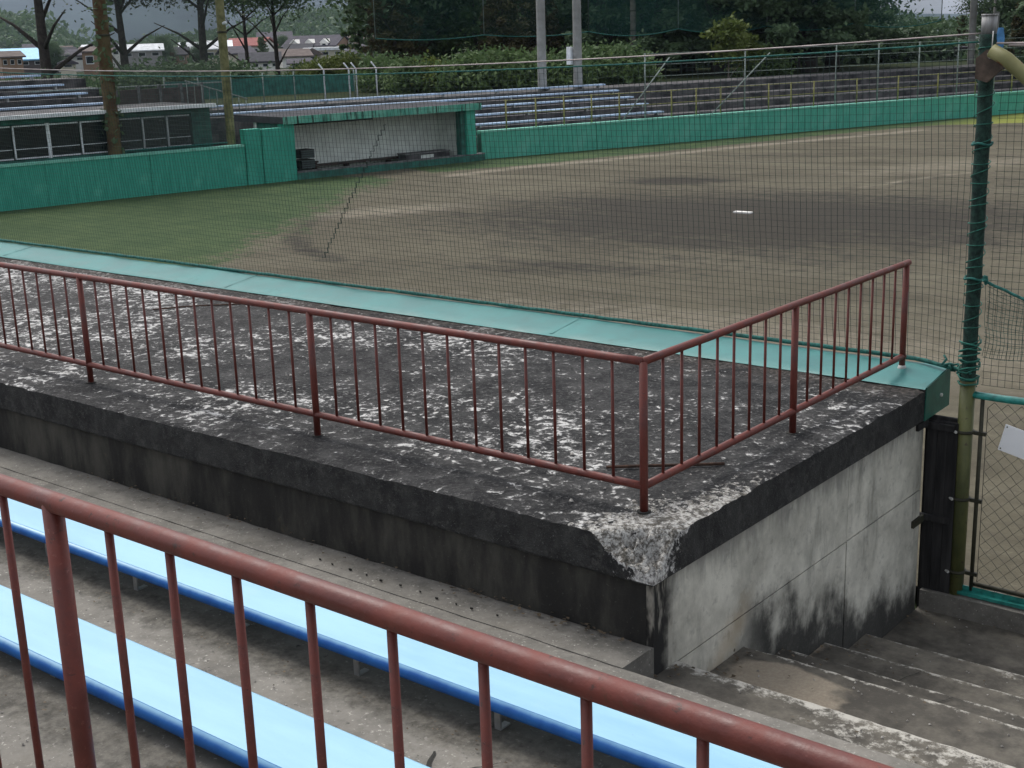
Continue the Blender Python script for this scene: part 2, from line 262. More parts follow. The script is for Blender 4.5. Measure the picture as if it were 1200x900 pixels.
    # foliage
    def leaf(name, c1, c2):
        g = G(name, 0.65, 0.25); n = g.noise(0.55, 4, 0.6); n2 = g.noise(7, 2, 0.6)
        c = g.mx(g.rng(n, 0.32, 0.68), c1, c2); c = g.mx(g.rng(n2, 0.4, 0.75, 0, 0.55), c, tuple(v*1.5 for v in c2)); g.col(c)
        tr = g.n('ShaderNodeBsdfTranslucent'); g.put(tr.inputs[0], c); ms = g.n('ShaderNodeMixShader'); ms.inputs[0].default_value = 0.30
        g.t.links.new(g.b.outputs[0], ms.inputs[1]); g.t.links.new(tr.outputs[0], ms.inputs[2]); g.t.links.new(ms.outputs[0], g.o.inputs[0]); MAT[name] = g.m
    leaf('leaf_dark', (0.055, 0.092, 0.050), (0.100, 0.155, 0.078)); leaf('leaf_mid', (0.062, 0.112, 0.046), (0.120, 0.178, 0.066)); leaf('leaf_light', (0.085, 0.12, 0.03), (0.14, 0.17, 0.045))
    leaf('leaf_brown', (0.055, 0.046, 0.024), (0.100, 0.092, 0.040)); leaf('leaf_grey', (0.040, 0.058, 0.034), (0.070, 0.090, 0.050))
    simple('bark', (0.050, 0.042, 0.036), 0.95, 0.4, 5, 0.6); simple('bark_pale', (0.15, 0.13, 0.115), 0.95, 0.3, 5, 0.5)
    # far tall netting: too fine to tell the threads apart at that distance
    def netting(name, c, k):
        g = G(name, 0.9, 0.1); g.col(c); tr = g.n('ShaderNodeBsdfTransparent'); ms = g.n('ShaderNodeMixShader')
        g.put(ms.inputs[0], g.rng(g.noise(0.5, 3), 0.2, 0.8, k-0.06, k+0.06)); g.t.links.new(tr.outputs[0], ms.inputs[1]); g.t.links.new(g.b.outputs[0], ms.inputs[2]); g.t.links.new(ms.outputs[0], g.o.inputs[0]); MAT[name] = g.m
    netting('far_net_green', (0.040, 0.125, 0.105), 0.24); netting('far_net_thin', (0.040, 0.125, 0.105), 0.10); netting('far_net_grey', (0.085, 0.10, 0.095), 0.30)
    # houses
    for nm, c in dict(wall_white=(0.68, 0.67, 0.63), wall_cream=(0.52, 0.48, 0.38), wall_brown=(0.26, 0.17, 0.11), wall_dark=(0.10, 0.085, 0.08), wall_grey=(0.34, 0.33, 0.33)).items(): simple(nm, c, 0.8, 0.12, 1.2)
    for nm, c in dict(roof_grey=(0.085, 0.080, 0.092), roof_dark=(0.060, 0.060, 0.066), roof_white=(0.72, 0.74, 0.76), roof_red=(0.26, 0.11, 0.10), roof_brown=(0.14, 0.115, 0.105)).items(): simple(nm, c, 0.9, 0.2, 1.5, spec=0.1)
make_materials()

# ------------------------------------------------------------------ mesh helpers
class MB:
    def __init__(s): s.v = []; s.f = []
    def add(s, vs, fs):
        o = len(s.v); s.v += [tuple(map(float, p)) for p in vs]; s.f += [tuple(i+o for i in q) for q in fs]; return s
    def box(s, a, b):
        x0, y0, z0 = a; x1, y1, z1 = b
        return s.add([(x0,y0,z0),(x1,y0,z0),(x1,y1,z0),(x0,y1,z0),(x0,y0,z1),(x1,y0,z1),(x1,y1,z1),(x0,y1,z1)],
                     [(0,3,2,1),(4,5,6,7),(0,1,5,4),(1,2,6,5),(2,3,7,6),(3,0,4,7)])
    def obox(s, o, ux, a, b, un=None):
        """box in a plan frame: o origin (x,y), ux unit along, second axis = left normal"""
        n = (-ux[1], ux[0]) if un is None else un
        m0 = MB().box(a, b)
        return s.add([(o[0]+ux[0]*x+n[0]*y, o[1]+ux[1]*x+n[1]*y, z) for x, y, z in m0.v], m0.f)
    def tube(s, pts, r, n=8, cap=True, closed=False):
        pts = [np.array(p, float) for p in pts]; k = len(pts)
        rs = r if isinstance(r, (list, tuple, np.ndarray)) else [r]*k
        vs = []; ref = None
        for i, p in enumerate(pts):
            if closed: t = pts[(i+1) % k]-pts[i-1]
            else: t = pts[min(i+1, k-1)]-pts[max(i-1, 0)]
            t = t/(np.linalg.norm(t)+1e-12)
            if ref is None:
                ref = np.array([0, 0, 1.0]) if abs(t[2]) < 0.9 else np.array([1.0, 0, 0])
            a = np.cross(t, ref); a /= (np.linalg.norm(a)+1e-12); b = np.cross(a, t); ref = b
            for j in range(n):
                q = 2*math.pi*j/n; vs.append(p+rs[i]*(math.cos(q)*a+math.sin(q)*b))
        fs = []
        for i in range(k if closed else k-1):
            i2 = (i+1) % k
            for j in range(n):
                fs.append((i*n+j, i*n+(j+1) % n, i2*n+(j+1) % n, i2*n+j))
        if cap and not closed: fs += [tuple(range(n))[::-1], tuple(range((k-1)*n, k*n))]
        return s.add(vs, [f[::-1] for f in fs])
    def prism(s, poly, axis, a, b):
        """poly: 2D list; axis 'x': poly is (y,z), extruded x from a to b; 'z': poly (x,y)"""
        n = len(poly)
        mk = {'x': lambda p, t: (t, p[0], p[1]), 'y': lambda p, t: (p[0], t, p[1]), 'z': lambda p, t: (p[0], p[1], t)}[axis]
        vs = [mk(p, a) for p in poly]+[mk(p, b) for p in poly]
        return s.add(vs, [tuple(range(n))[::-1], tuple(range(n, 2*n))]+[(i, (i+1) % n, n+(i+1) % n, n+i) for i in range(n)])
    def mesh(s, name, mat, smooth=False):
        me = bpy.data.meshes.new(name)
        me.from_pydata([(x*S, y*S, z*S) for x, y, z in s.v], [], s.f); me.validate()
        if mat: me.materials.append(MAT[mat])
        if smooth: me.polygons.foreach_set('use_smooth', [True]*len(me.polygons))
        me.update(); return me
    def build(s, name, mat, parent=None, smooth=False):
        return link(name, s.mesh(name, mat, smooth), parent)

def link(name, me, parent=None, loc=(0, 0, 0), rz=0.0):
    o = bpy.data.objects.new(name, me); COL.objects.link(o); o.location = tuple(c*S for c in loc); o.rotation_euler = (0, 0, rz)
    if parent: o.parent = parent
    return o
def fast_mesh(name, V, F, mat, smooth=False, scale=True):
    """numpy verts (n,3), quads/tris (m,k)"""
    V = np.asarray(V, np.float32)*(S if scale else 1); F = np.asarray(F, np.int32); k = F.shape[1]
    me = bpy.data.meshes.new(name); me.vertices.add(len(V)); me.vertices.foreach_set('co', V.ravel())
    me.loops.add(F.size); me.loops.foreach_set('vertex_index', F.ravel()); me.polygons.add(len(F))
    me.polygons.foreach_set('loop_start', np.arange(0, F.size, k, dtype=np.int32))
    me.polygons.foreach_set('use_smooth', np.full(len(F), smooth)); me.materials.append(MAT[mat]); me.update(calc_edges=True); me.validate(); return me
def attr(me, name, vals):
    a = me.attributes.new(name, 'FLOAT', 'POINT'); a.data.foreach_set('value', np.asarray(vals, np.float32))
def thing(name, label, cat, loc=(0, 0, 0), group=None, rz=0.0):
    o = bpy.data.objects.new(name, None); COL.objects.link(o); o.empty_display_size = 0.1
    o.location = tuple(c*S for c in loc); o.rotation_euler = (0, 0, rz); return tag(o, label, cat, group)
def tag(o, label=None, cat=None, group=None, kind=None):
    if label: o['label'] = label
    if cat: o['category'] = cat
    if group: o['group'] = group
    if kind: o['kind'] = kind
    return o
def copy_thing(o, loc, rz=0.0, label=None):
    c = o.copy(); COL.objects.link(c); c.location = tuple(v*S for v in loc); c.rotation_euler = (0, 0, rz)
    if label: c['label'] = label
    for ch in o.children:
        k = ch.copy(); COL.objects.link(k); k.parent = c
        for g2 in ch.children:
            q = g2.copy(); COL.objects.link(q); q.parent = k
    return c
def nz(x, y, z=0.0, sc=1.0): return mnoise.noise(Vector((x*sc, y*sc, z*sc)))
def fb(x, y, z=0.0, sc=1.0, o=4): return mnoise.fractal(Vector((x*sc, y*sc, z*sc)), 1.0, 2.0, o)
def strands(lines, r, n=3):
    """many thin polylines as one numpy mesh; lines: list of (k,3) arrays"""
    V = []; F = []; off = 0
    for P in lines:
        P = np.asarray(P, float); k = len(P); T = np.gradient(P, axis=0); T /= np.linalg.norm(T, axis=1)[:, None]+1e-12
        ref = np.array([0.0, 1.0, 0.0]) if abs(T[0][1]) < 0.9 else np.array([1.0, 0, 0])
        A = np.cross(T, ref); A /= np.linalg.norm(A, axis=1)[:, None]+1e-12; B = np.cross(A, T)
        for j in range(n):
            q = 2*math.pi*j/n; V.append(P+r*(math.cos(q)*A+math.sin(q)*B))
        i = np.arange(k-1)
        for j in range(n):
            a = off+j*k+i; b = off+((j+1) % n)*k+i; F.append(np.stack([a, a+1, b+1, b], 1))
        off += n*k
    return np.concatenate(V), np.concatenate(F)
def tread_part(name, x0, x1, y0, y1, z0, z1, mat, parent, fn, dx=0.05, dy=0.03, amp=0.003, edge=0.006):
    """slab with a finely gridded worn top; fn(x,y)->dict of attributes"""
    nx = max(2, int((x1-x0)/dx)+1); ny = max(2, int((y1-y0)/dy)+1)
    xs = np.linspace(x0, x1, nx); ys = np.linspace(y0, y1, ny); V = []; A = {}
    for j, y in enumerate(ys):
        for i, x in enumerate(xs):
            h = z1+amp*fb(x, y, z1*7, 3.0)
            e = (j == ny-1)
            if e: h -= edge*(0.7+1.2*abs(nz(x, z1*9, 0, 6.0)))
            V.append((x, y+(0.5*edge*nz(x, 3.1, z1, 9) if e else 0), h))
            for k, v in fn(x, y).items(): A.setdefault(k, []).append(v)
    F = [(j*nx+i, j*nx+i+1, (j+1)*nx+i+1, (j+1)*nx+i) for j in range(ny-1) for i in range(nx-1)]
    n0 = len(V)
    ring = [i for i in range(nx)]+[(j*nx+nx-1) for j in range(1, ny)]+[((ny-1)*nx+i) for i in range(nx-2, -1, -1)]+[j*nx for j in range(ny-2, 0, -1)]
    for k in ring: V.append((V[k][0], V[k][1], z0))
    for k in A: A[k] += [A[k][q] for q in ring]
    L = len(ring)
    for k in range(L): F.append((ring[k], n0+k, n0+(k+1) % L, ring[(k+1) % L]))
    me = fast_mesh(name, np.array(V), np.array(F), mat)
    for k, v in A.items(): attr(me, k, v)
    return link(name, me, parent)

ZF = -1.5
def dirn(px):       # horizontal unit direction of an image column near the horizon (1200 px wide layout)
    d = _f+CR*(px-600)/FPX+CU*(450-45)/FPX; d = d[:2]; return d/np.linalg.norm(d)
def at(px, D): return CAM[:2]+dirn(px)*D

# ================================================================== NEAR: dugout with its roof slab
SX, SY0, SY1, ST = 0.228, -0.285, 2.46, 0.17
def build_dugout():
    d = thing('dugout', 'concrete dugout with weathered black roof slab, broken white corner and pale side wall', 'dugout')
    # --- roof slab: gridded top, ragged edges, broken corner
    xs = np.concatenate([np.arange(-11, -4, 0.045), np.arange(-4, -0.5, 0.022), np.arange(-0.5, SX, 0.011), [SX]])
    ys = np.concatenate([np.arange(SY0, 0.4, 0.011), np.arange(0.4, SY1, 0.028), [SY1]])
    nx, ny = len(xs), len(ys); V = np.zeros((ny, nx, 3)); chip = np.zeros((ny, nx))
    for j, y in enumerate(ys):
        for i, x in enumerate(xs):
            h = 0.005*fb(x, y, 0, 2.0, 3)+0.0045*fb(x, y, 3, 17.0, 3)
            e = 1-((SX-x)/0.30+(y-SY0)/0.22)+0.20*fb(x, y, 1.7, 8, 4)
            fl = 1-((SX-x)/0.40+(y-SY0)/0.80)+0.30*fb(x, y, 5.7, 5, 3)
            if e > 0:
                q = min(1, e*1.25); dep = 0.155*q*q*(3-2*q)
                h -= min(0.162, dep*0.72+0.075*abs(fb(x, y, 9.1, 9, 4))*min(1, e*5)+0.022*fb(x, y, 2.1, 26, 3)*min(1, e*5)+0.030*(mnoise.cell(Vector((x*17+0.4*nz(x, y, 0, 30), y*17, 1.0)))-0.4)*min(1, e*5)+0.016*(mnoise.cell(Vector((x*41, y*41, 5.0)))-0.4)*min(1, e*5))
            ed = min((SX-x), (y-SY0))          # worn arris
            if ed < 0.05:
                h -= max(0, (0.05-ed)/0.05)**2*(0.007+0.008*max(0, fb(x*1.0, y, 4.4, 7, 3)))
            V[j, i] = (x, y, h); chip[j, i] = max(0, min(1, 0.5+fl*0.75)) if fl > -0.6 else 0
    for i, x in enumerate(xs): V[0, i, 1] += 0.005*fb(x, 1.3, 0, 14, 4); 
    for j, y in enumerate(ys): V[j, -1, 0] += 0.006*fb(3.3, y, 0, 8, 4)
    idx = np.arange(nx*ny).reshape(ny, nx)
    F = np.stack([idx[:-1, :-1], idx[:-1, 1:], idx[1:, 1:], idx[1:, :-1]], -1).reshape(-1, 4)
    me = fast_mesh('roof_slab', V.reshape(-1, 3), F, 'roof_concrete', True); attr(me, 'chip', chip.ravel())
    top = link('roof_slab', me, d)
    # --- slab edge (front then right), several rows of rough quads down to the soffit, then soffit
    path = [(V[0, i], chip[0, i]) for i in range(nx)]+[(V[j, -1], chip[j, -1]) for j in range(1, ny)]
    R = 7; VV = []; CC = []
    for k, (p, c) in enumerate(path):
        for r in range(R+1):
            t = r/R; z = p[2]*(1-t)+(-ST)*t
            a = 0.006*fb(p[0], p[1], z, 9, 4)*(1 if 0 < r < R else 0.3); front = k < nx
            fd = (1-t)**3; q = (p[0]+a, p[1], z) if not front else (p[0], SY0+(p[1]-SY0)*fd+a, z)
            ec = 1-((SX-p[0])/0.24+(p[1]-SY0)/0.30)
            VV.append(q); CC.append(max(0, min(1, ec*0.9+(0.42 if r == 0 else 0.15 if r == 1 else 0)*(c > 0.25))) if ec > -1.2 else 0)
    n = len(path); ii = np.arange(n-1); FF = []
    for r in range(R): FF.append(np.stack([ii*(R+1)+r, ii*(R+1)+r+1, (ii+1)*(R+1)+r+1, (ii+1)*(R+1)+r], 1))
    me = fast_mesh('slab_edge', np.array(VV), np.concatenate(FF), 'edge_concrete', True); attr(me, 'chip', CC)
    link('slab_edge', me, top)
    MB().box((-11, SY0+0.012, -ST-0.012), (SX-0.012, SY1, -ST+0.001)).build('soffit', 'edge_concrete', top)
    # --- walls
    MB().box((-11, -0.245, -1.7), (0.168, -0.12, -ST-0.012)).build('back_wall', 'damp_wall', d)
    MB().box((0.05, -0.12, -1.7), (0.188, 2.47, -ST-0.012)).build('wall_core', 'edge_concrete', d)
    yj = [-0.2455, 1.53, 2.474]; zj = [-1.7, -0.59, -ST-0.012]
    for a in range(2):
        for b in range(2):
            g = 0.004; y0 = yj[a]+(g if a else 0); y1 = yj[a+1]-(g if a == 0 else 0); z0 = zj[b]+(g if b else 0); z1 = zj[b+1]-(g if b == 0 else 0)
            xo = 0.200+(0.002 if (a+b) % 2 else 0)
            MB().box((0.170, y0, z0), (xo, y1, z1)).build('wall_panel', 'side_wall', d)
    for x in (-2.6, -5.4, -8.2): MB().box((x-0.11, 2.25, -1.7), (x+0.11, 2.45, -ST-0.012)).build('column', 'edge_concrete', d)
    # --- sheet-metal flashing along the field side
    xs = np.linspace(-11, SX+0.004, 160); prof = [(2.385, 0.006), (2.40, 0.016), (2.50, 0.030), (2.62, 0.046), (2.70, 0.060), (2.735, 0.062), (2.74, -0.16)]
    VV = []
    for x in xs:
        for k, (y, z) in enumerate(prof): VV.append((x, y+(0.010*fb(x, 0, 1, 1.3) if k < 2 else 0), z+(0.008*fb(x, y, 2, 0.9)+0.004*fb(x, y, 7, 3.5, 3))*(k > 1)))
    kk = len(prof); F = [(i*kk+j, (i+1)*kk+j, (i+1)*kk+j+1, i*kk+j+1) for i in range(len(xs)-1) for j in range(kk-1)]
    fl = link('roof_flashing', fast_mesh('roof_flashing', np.array(VV), np.array(F), 'flashing_top', True), d)
    cap = [(2.39, -0.17)]+[(y, z-0.003) for y, z in prof[1:6]]+[(2.738, -0.16)]
    MB().prism(cap, 'x', SX+0.003, SX+0.009).build('end_plate', 'flashing_end', fl)
    MB().tube([(SX+0.009, 2.60, -0.07), (SX+0.020, 2.60, -0.07)], 0.010, 8).build('rivet', 'bolt', fl)
    for x in (-2.3, -5.6, -8.9):
        MB().add([(x+dx, y, z+0.0045) for dx in (-0.012, 0.012) for y, z in prof[1:6]], [(j, j+1, j+6, j+5) for j in range(4)]).build('lap_seam', 'flashing_top', fl)
    return d
build_dugout()

# ------------------------------------------------------------------ railings
PR, BR = 0.0172, 0.0068
def unit_cyl(name, r, h, mat, n=12):
    return MB().tube([(0, 0, 0), (0, 0, h)], r, n, True).mesh(name, mat, True)
def pipe(name, a, b, r, parent, seg=24, wob=0.0015):
    a = np.array(a); b = np.array(b); pts = [a+(b-a)*t+np.array([0, 0, wob*nz(t*7, a[0], a[1])]) for t in np.linspace(0, 1, seg)]
    return MB().tube(pts, r, 14).build(name, 'rail_paint', parent, True)
HT, HB, DB, DR = 0.6383, 0.1121, 0.15, 0.1458
def build_roof_railing():
    t = thing('railing', 'red-brown pipe railing turning a corner along the black dugout roof', 'railing')
    yend = 18*DR
    pipe('top_rail', (-39*DB-0.1, 0, HT), (0.0, 0, HT), PR, t, 40); pipe('top_rail', (0, -0.004, HT), (0, yend+0.03, HT), PR, t)
    pipe('bottom_rail', (-39*DB-0.1, 0, HB), (0.0, 0, HB), PR*0.98, t, 40); pipe('bottom_rail', (0, 0.0, HB), (0, yend+0.02, HB), PR*0.98, t)
    pm = unit_cyl('post', PR, HT+0.03, 'rail_paint', 14); bm_ = unit_cyl('baluster', BR, HT-HB, 'rail_paint', 8)
    fm = MB().tube([(0, 0, 0), (0, 0, 0.004)], 0.030, 16).mesh('post_foot', 'crack_dark')
    for x in (0, -13*DB, -26*DB, -39*DB):
        p = link('post', pm, t, (x, 0, -0.03)); link('post_foot', fm, p, (0, 0, 0.031))
    p = link('post', pm, t, (0, 9*DR, -0.03)); link('post_foot', fm, p, (0, 0, 0.031)); link('post', pm, t, (0, yend, -0.03))
    MB().tube([(0, yend, 0.030), (0, yend, 0.062)], [0.030, 0.019], 14).build('post_collar', 'bolt', t, True)
    for k in range(1, 39):
        if k % 13: link('baluster', bm_, t, (-k*DB+0.004*nz(k, 0.3), 0.0, HB))
    for k in range(1, 18):
        if k != 9: link('baluster', bm_, t, (0, k*DR+0.003*nz(k, 4.3), HB))
build_roof_railing()
FX, FY, FZ, Z3 = 0.9828, -3.2101, 1.2165, 0.40
def build_front_railing():
    t = thing('railing', 'thick red-brown pipe railing with balusters standing in front of the blue benches', 'railing')
    pipe('top_rail', (FX-13*DB-0.2, FY, FZ), (FX+14*DB, FY, FZ), PR, t, 40); pipe('bottom_rail', (FX-13*DB-0.2, FY, Z3+0.11), (FX+14*DB, FY, Z3+0.11), PR, t, 40)
    pm = unit_cyl('post', PR, FZ-Z3+0.02, 'rail_paint', 18); bm_ = unit_cyl('baluster', BR, FZ-Z3-0.11, 'rail_paint', 12)
    for k in (-13, 0, 13): link('post', pm, t, (FX+k*DB, FY, Z3-0.02))
    for k in range(-12, 13):
        if k: link('baluster', bm_, t, (FX+k*DB, FY, Z3+0.11))
build_front_railing()

# ------------------------------------------------------------------ spectator terrace, benches, stairs
WZ, RZ, T0 = -0.45, 0.28, 0.97
Z1, Z2 = WZ+RZ, WZ+2*RZ
def build_terrace():
    t = bpy.data.objects.new('spectator_terrace', None); COL.objects.link(t); tag(t, kind='structure')
    def gw(x, y):
        dw = (-0.245-y) if x < 0.2 else 9
        return dict(grime=max(0, 0.50-abs(dw-0.10)*6) if dw < 9 else 0)
    tread_part('walkway', -11, 3.3, -1.42, -0.47, -1.7, WZ, 'tread_concrete', t, gw, 0.05, 0.035, 0.003, 0.003)
    tread_part('walkway_edge', -11, 0.205, -0.468, -0.2465, -1.7, WZ+0.0005, 'tread_concrete', t, gw, 0.05, 0.022)
    def g1(y1):
        def f(x, y): return dict(grime=max(0, 0.95-abs(y-(y1-0.20))*5.0))  # dark band at the bench edge: shade beneath it put into the tread colour
        return f
    tread_part('tread', -11, 3.6, -2.36, -1.36, -1.7, Z1, 'tread_concrete', t, g1(-1.36), 0.05, 0.03)
    tread_part('tread', -11, 3.9, -3.0, -2.33, -1.7, Z2, 'tread_concrete', t, g1(-2.33), 0.05, 0.03)
    tread_part('tread', -11, 4.2, -6.0, -3.02, -1.7, Z3, 'tread_concrete', t, g1(-9), 0.15, 0.15)
    # row of small holes of an old fixing strip, and joints
    for k in range(11): 
        x = -1.55+k*0.105; y = -0.40+0.018*nz(k, 2, 0.5, 0.77); x += 0.04*nz(k, 8, 0.2, 0.83)
        a = 0.004+0.005*random.random(); pts = [(a*1.4*math.cos(q), a*0.7*math.sin(q)) for q in np.linspace(0, 2*math.pi, 8)[:-1]]
        MB().prism([(x+p[0], y+p[1]) for p in pts], 'z', WZ+0.006, WZ+0.0125).build('fixing_hole', 'crack_dark', t)
    # crack on the tread between the benches
    def crack(pts, z, w0):
        L = [np.array(p) for p in pts]; n = len(L); V = []; 
        for i, p in enumerate(L):
            d = L[min(i+1, n-1)]-L[max(i-1, 0)]; d /= np.linalg.norm(d); q = np.array([-d[1], d[0]]); ww = w0*(0.25+0.75*math.sin(math.pi*(i+0.3)/(n-0.4)))
            V += [(*(p+q*ww), z), (*(p-q*ww), z)]
        return MB().add(V, [(2*i, 2*i+1, 2*i+3, 2*i+2) for i in range(n-1)])
    def zig(a, b, n=10, amp=0.02, s=1):
        a, b = np.array(a), np.array(b); return [tuple(a+(b-a)*u+amp*np.array([nz(u*5, s), nz(u*5, s+3)])) for u in np.linspace(0, 1, n)]
    crack(zig((0.36, -1.70), (0.50, -1.98), 12, 0.03, 2), Z1+0.005, 0.010).build('crack', 'crack_dark', t)
    crack(zig((0.47, -1.78), (0.56, -1.64), 8, 0.01, 5), Z1+0.0055, 0.003).build('crack', 'crack_dark', t)
    crack(zig((-0.62, -2.52), (-0.50, -2.70), 8, 0.01, 5), Z2+0.0055, 0.003).build('crack', 'crack_dark', t)
build_terrace()

def build_bench(yn, yf, zt, x0, x1, label, zfl, first):
    """yn near edge (back of the seat), yf far edge, zt top"""
    b = thing('bench', label, 'bench', (0, 0, 0), 'blue benches on the terrace')
    th = 0.044; r = 0.021
    # moulded shell: near edge rounded
    prof = [(yn+r-r*math.sin(math.radians(k*22.5)), zt-r+r*math.cos(math.radians(k*22.5))) for k in range(9)]
    MB().prism([(yn+r+0.004, zt), (yf-0.012, zt), (yf, zt-0.008), (yf, zt-th), (yf-0.02, zt-th), (yf-0.02, zt-0.02), (yn+r+0.004, zt-0.02)], 'x', x0, x1).build('seat', 'seat_top', b)
    edge = [(yn+r+0.004, zt-0.0005)]+prof[:-1]+[(yn+r, zt-2*r), (yn+r+0.004, zt-2*r+0.01)]
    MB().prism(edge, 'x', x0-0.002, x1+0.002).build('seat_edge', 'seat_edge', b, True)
    x = first
    while x < x1:
        if x > x0:
            mbr = MB().box((x-0.012, yn+0.05, zfl-0.002), (x+0.012, yn+0.056, zt-0.02)).box((x-0.012, yn+0.056, zfl-0.002), (x+0.012, yn+0.10, zfl+0.005))
            mbr.box((x-0.012, yn+0.056, zt-0.027), (x+0.012, yf-0.02, zt-0.0205)).box((x-0.012, yf-0.09, zfl-0.002), (x+0.012, yf-0.084, zt-0.027))
            mbr.build('bracket', 'steel', b)
        x += 0.62
    return b
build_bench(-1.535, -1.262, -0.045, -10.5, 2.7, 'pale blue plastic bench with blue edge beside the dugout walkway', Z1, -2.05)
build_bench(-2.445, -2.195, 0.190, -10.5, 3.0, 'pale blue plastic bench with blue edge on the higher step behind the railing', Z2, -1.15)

STEPS = [(-0.58, -0.468, -0.07), (-0.745, -0.11, 0.50), (-0.90, 0.46, 0.87), (-1.053, 0.83, 1.32), (-1.20, 1.28, 1.82), (-1.312, 1.78, 2.62)]
def build_stairs():
    t = bpy.data.objects.new('concrete_stairs', None); COL.objects.link(t); tag(t, kind='structure')
    for k, (z, y0, y1) in enumerate(STEPS):
        def fn(x, y, k=k, y1=y1):
            q = (y1-y)
            wgt = [0.70, 0.70, 0.66, 0.72, 0.72, 0.0][k]
            worn = max(0, 1-q/(0.055 if k else 0.13))**0.8*wgt*1.0+0.10
            if k == 4: worn = max(worn, 0.62*max(0, 1-abs(x-1.1)/0.7)*max(0, 1-q/0.35))
            if k == 0: worn = max(worn, 0.55*max(0, min(1, (x-0.5)*2)))
            sand = max(0, 1-abs(x-0.50)/0.55)*(1 if k == 1 else 0.0)*max(0, min(1, q/0.12))+(0.55*max(0, 1-(x-0.2)/0.25) if k in (2, 3) else 0)
            return dict(worn=worn, sand=sand)
        tread_part('step', 0.2045, 3.3, y0, y1, -1.7, z, 'step_concrete', t, fn, 0.02, 0.014, 0.004, 0.008)
    for (x0, y0, x1, y1, z) in ((0.9, 0.55, 1.02, 0.84, -0.90), (0.62, 0.92, 0.70, 1.28, -1.053), (1.15, 1.35, 1.22, 1.78, -1.20)):
        P = [(x0+(x1-x0)*u+0.02*nz(u*6, x0), y0+(y1-y0)*u) for u in np.linspace(0, 1, 9)]
        MB().add([(p[0]+d, p[1], z+0.006) for p in P for d in (-0.002, 0.002)], [(2*i, 2*i+1, 2*i+3, 2*i+2) for i in range(8)]).build('crack', 'crack_dark', t)
    return t
build_stairs()
# litter
def build_litter():
    mb = MB()
    def flake(x, y, z, a, up=0.0):
        q = random.random()*6.28; n = random.choice((4, 5, 6)); rr = [a*(0.6+0.6*random.random()) for _ in range(n)]
        mb.add([(x+rr[i]*math.cos(q+i*6.283/n), y+rr[i]*0.7*math.sin(q+i*6.283/n), z+0.004+up*random.random()*a) for i in range(n)], [tuple(range(n))])
    for _ in range(90): flake(random.uniform(-4, 0.15), -0.2465-abs(random.gauss(0, 0.05)), WZ+0.009, 0.010, 0.6)
    for _ in range(40): flake(random.uniform(-0.9, 0.15), -0.2465-abs(random.gauss(0, 0.05)), WZ+0.009, 0.012, 0.6)
    for _ in range(90): x = random.uniform(-2, 2); flake(x, -1.56-abs(random.gauss(0, 0.06)), Z1+0.006, 0.006, 0.7)
    for _ in range(50): x = random.uniform(-1.2, 2); flake(x, -2.48-abs(random.gauss(0, 0.05)), Z2+0.006, 0.006, 0.7)
    for (z, y0, y1) in STEPS:
        for _ in range(16): flake(0.215+abs(random.gauss(0, 0.05)), random.uniform(max(y0, y1-0.4), y1-0.03), z+0.006, 0.011, 0.8)
        for _ in range(10): flake(random.uniform(0.25, 1.3), random.uniform(max(y0, y1-0.4), y1-0.04), z+0.006, 0.007, 0.8)
    tag(mb.build('leaf_litter', 'dry_leaf'), 'dry leaf scraps scattered along the treads and stairs', 'leaf litter', kind='stuff')
    mb2 = MB()
    def peb(x, y, z, a):
        s = [a*(0.6+0.8*random.random()) for _ in range(3)]
        mb2.add([(x-s[0], y, z), (x, y-s[1], z), (x+s[0], y, z), (x, y+s[1], z), (x, y, z+s[2])], [(0, 1, 4), (1, 2, 4), (2, 3, 4), (3, 0, 4), (3, 2, 1, 0)])
    for (z, y0, y1) in STEPS:
        for _ in range(22): peb(random.uniform(0.22, 1.5), random.uniform(max(y0, y1-0.42), y1-0.03), z+0.003, 0.0055)
    for _ in range(90): peb(random.uniform(-3, 2), random.uniform(-2.2, -1.6), Z1+0.002, 0.004)
    for _ in range(60): peb(random.uniform(-1.5, 2), random.uniform(-2.9, -2.5), Z2+0.002, 0.004)
    for _ in range(140): peb(random.uniform(-6, 0.1), random.uniform(-0.2, 2.3), 0.003, random.choice((0.005, 0.006, 0.010)))
    tag(mb2.build('gravel_crumbs', 'pebble'), 'pale crumbs of concrete and grit lying on the roof and stairs', 'grit', kind='stuff')
build_litter()
tag(MB().tube([(-0.44, 0.36, 0.012), (-0.30, 0.47, 0.014), (-0.16, 0.58, 0.013), (-0.02, 0.69, 0.014)], 0.0075, 8).build('rod', 'rust_rod', smooth=True), 'short rusty steel rod lying on the dugout roof', 'rod')
tag(MB().tube([(-5.4, 1.55, 0.008), (-5.25, 1.75, 0.012), (-5.05, 1.95, 0.010), (-4.85, 2.12, 0.012)], 0.006, 6).build('twig', 'rust_rod', smooth=True), 'thin dark twig lying across the dugout roof', 'twig')

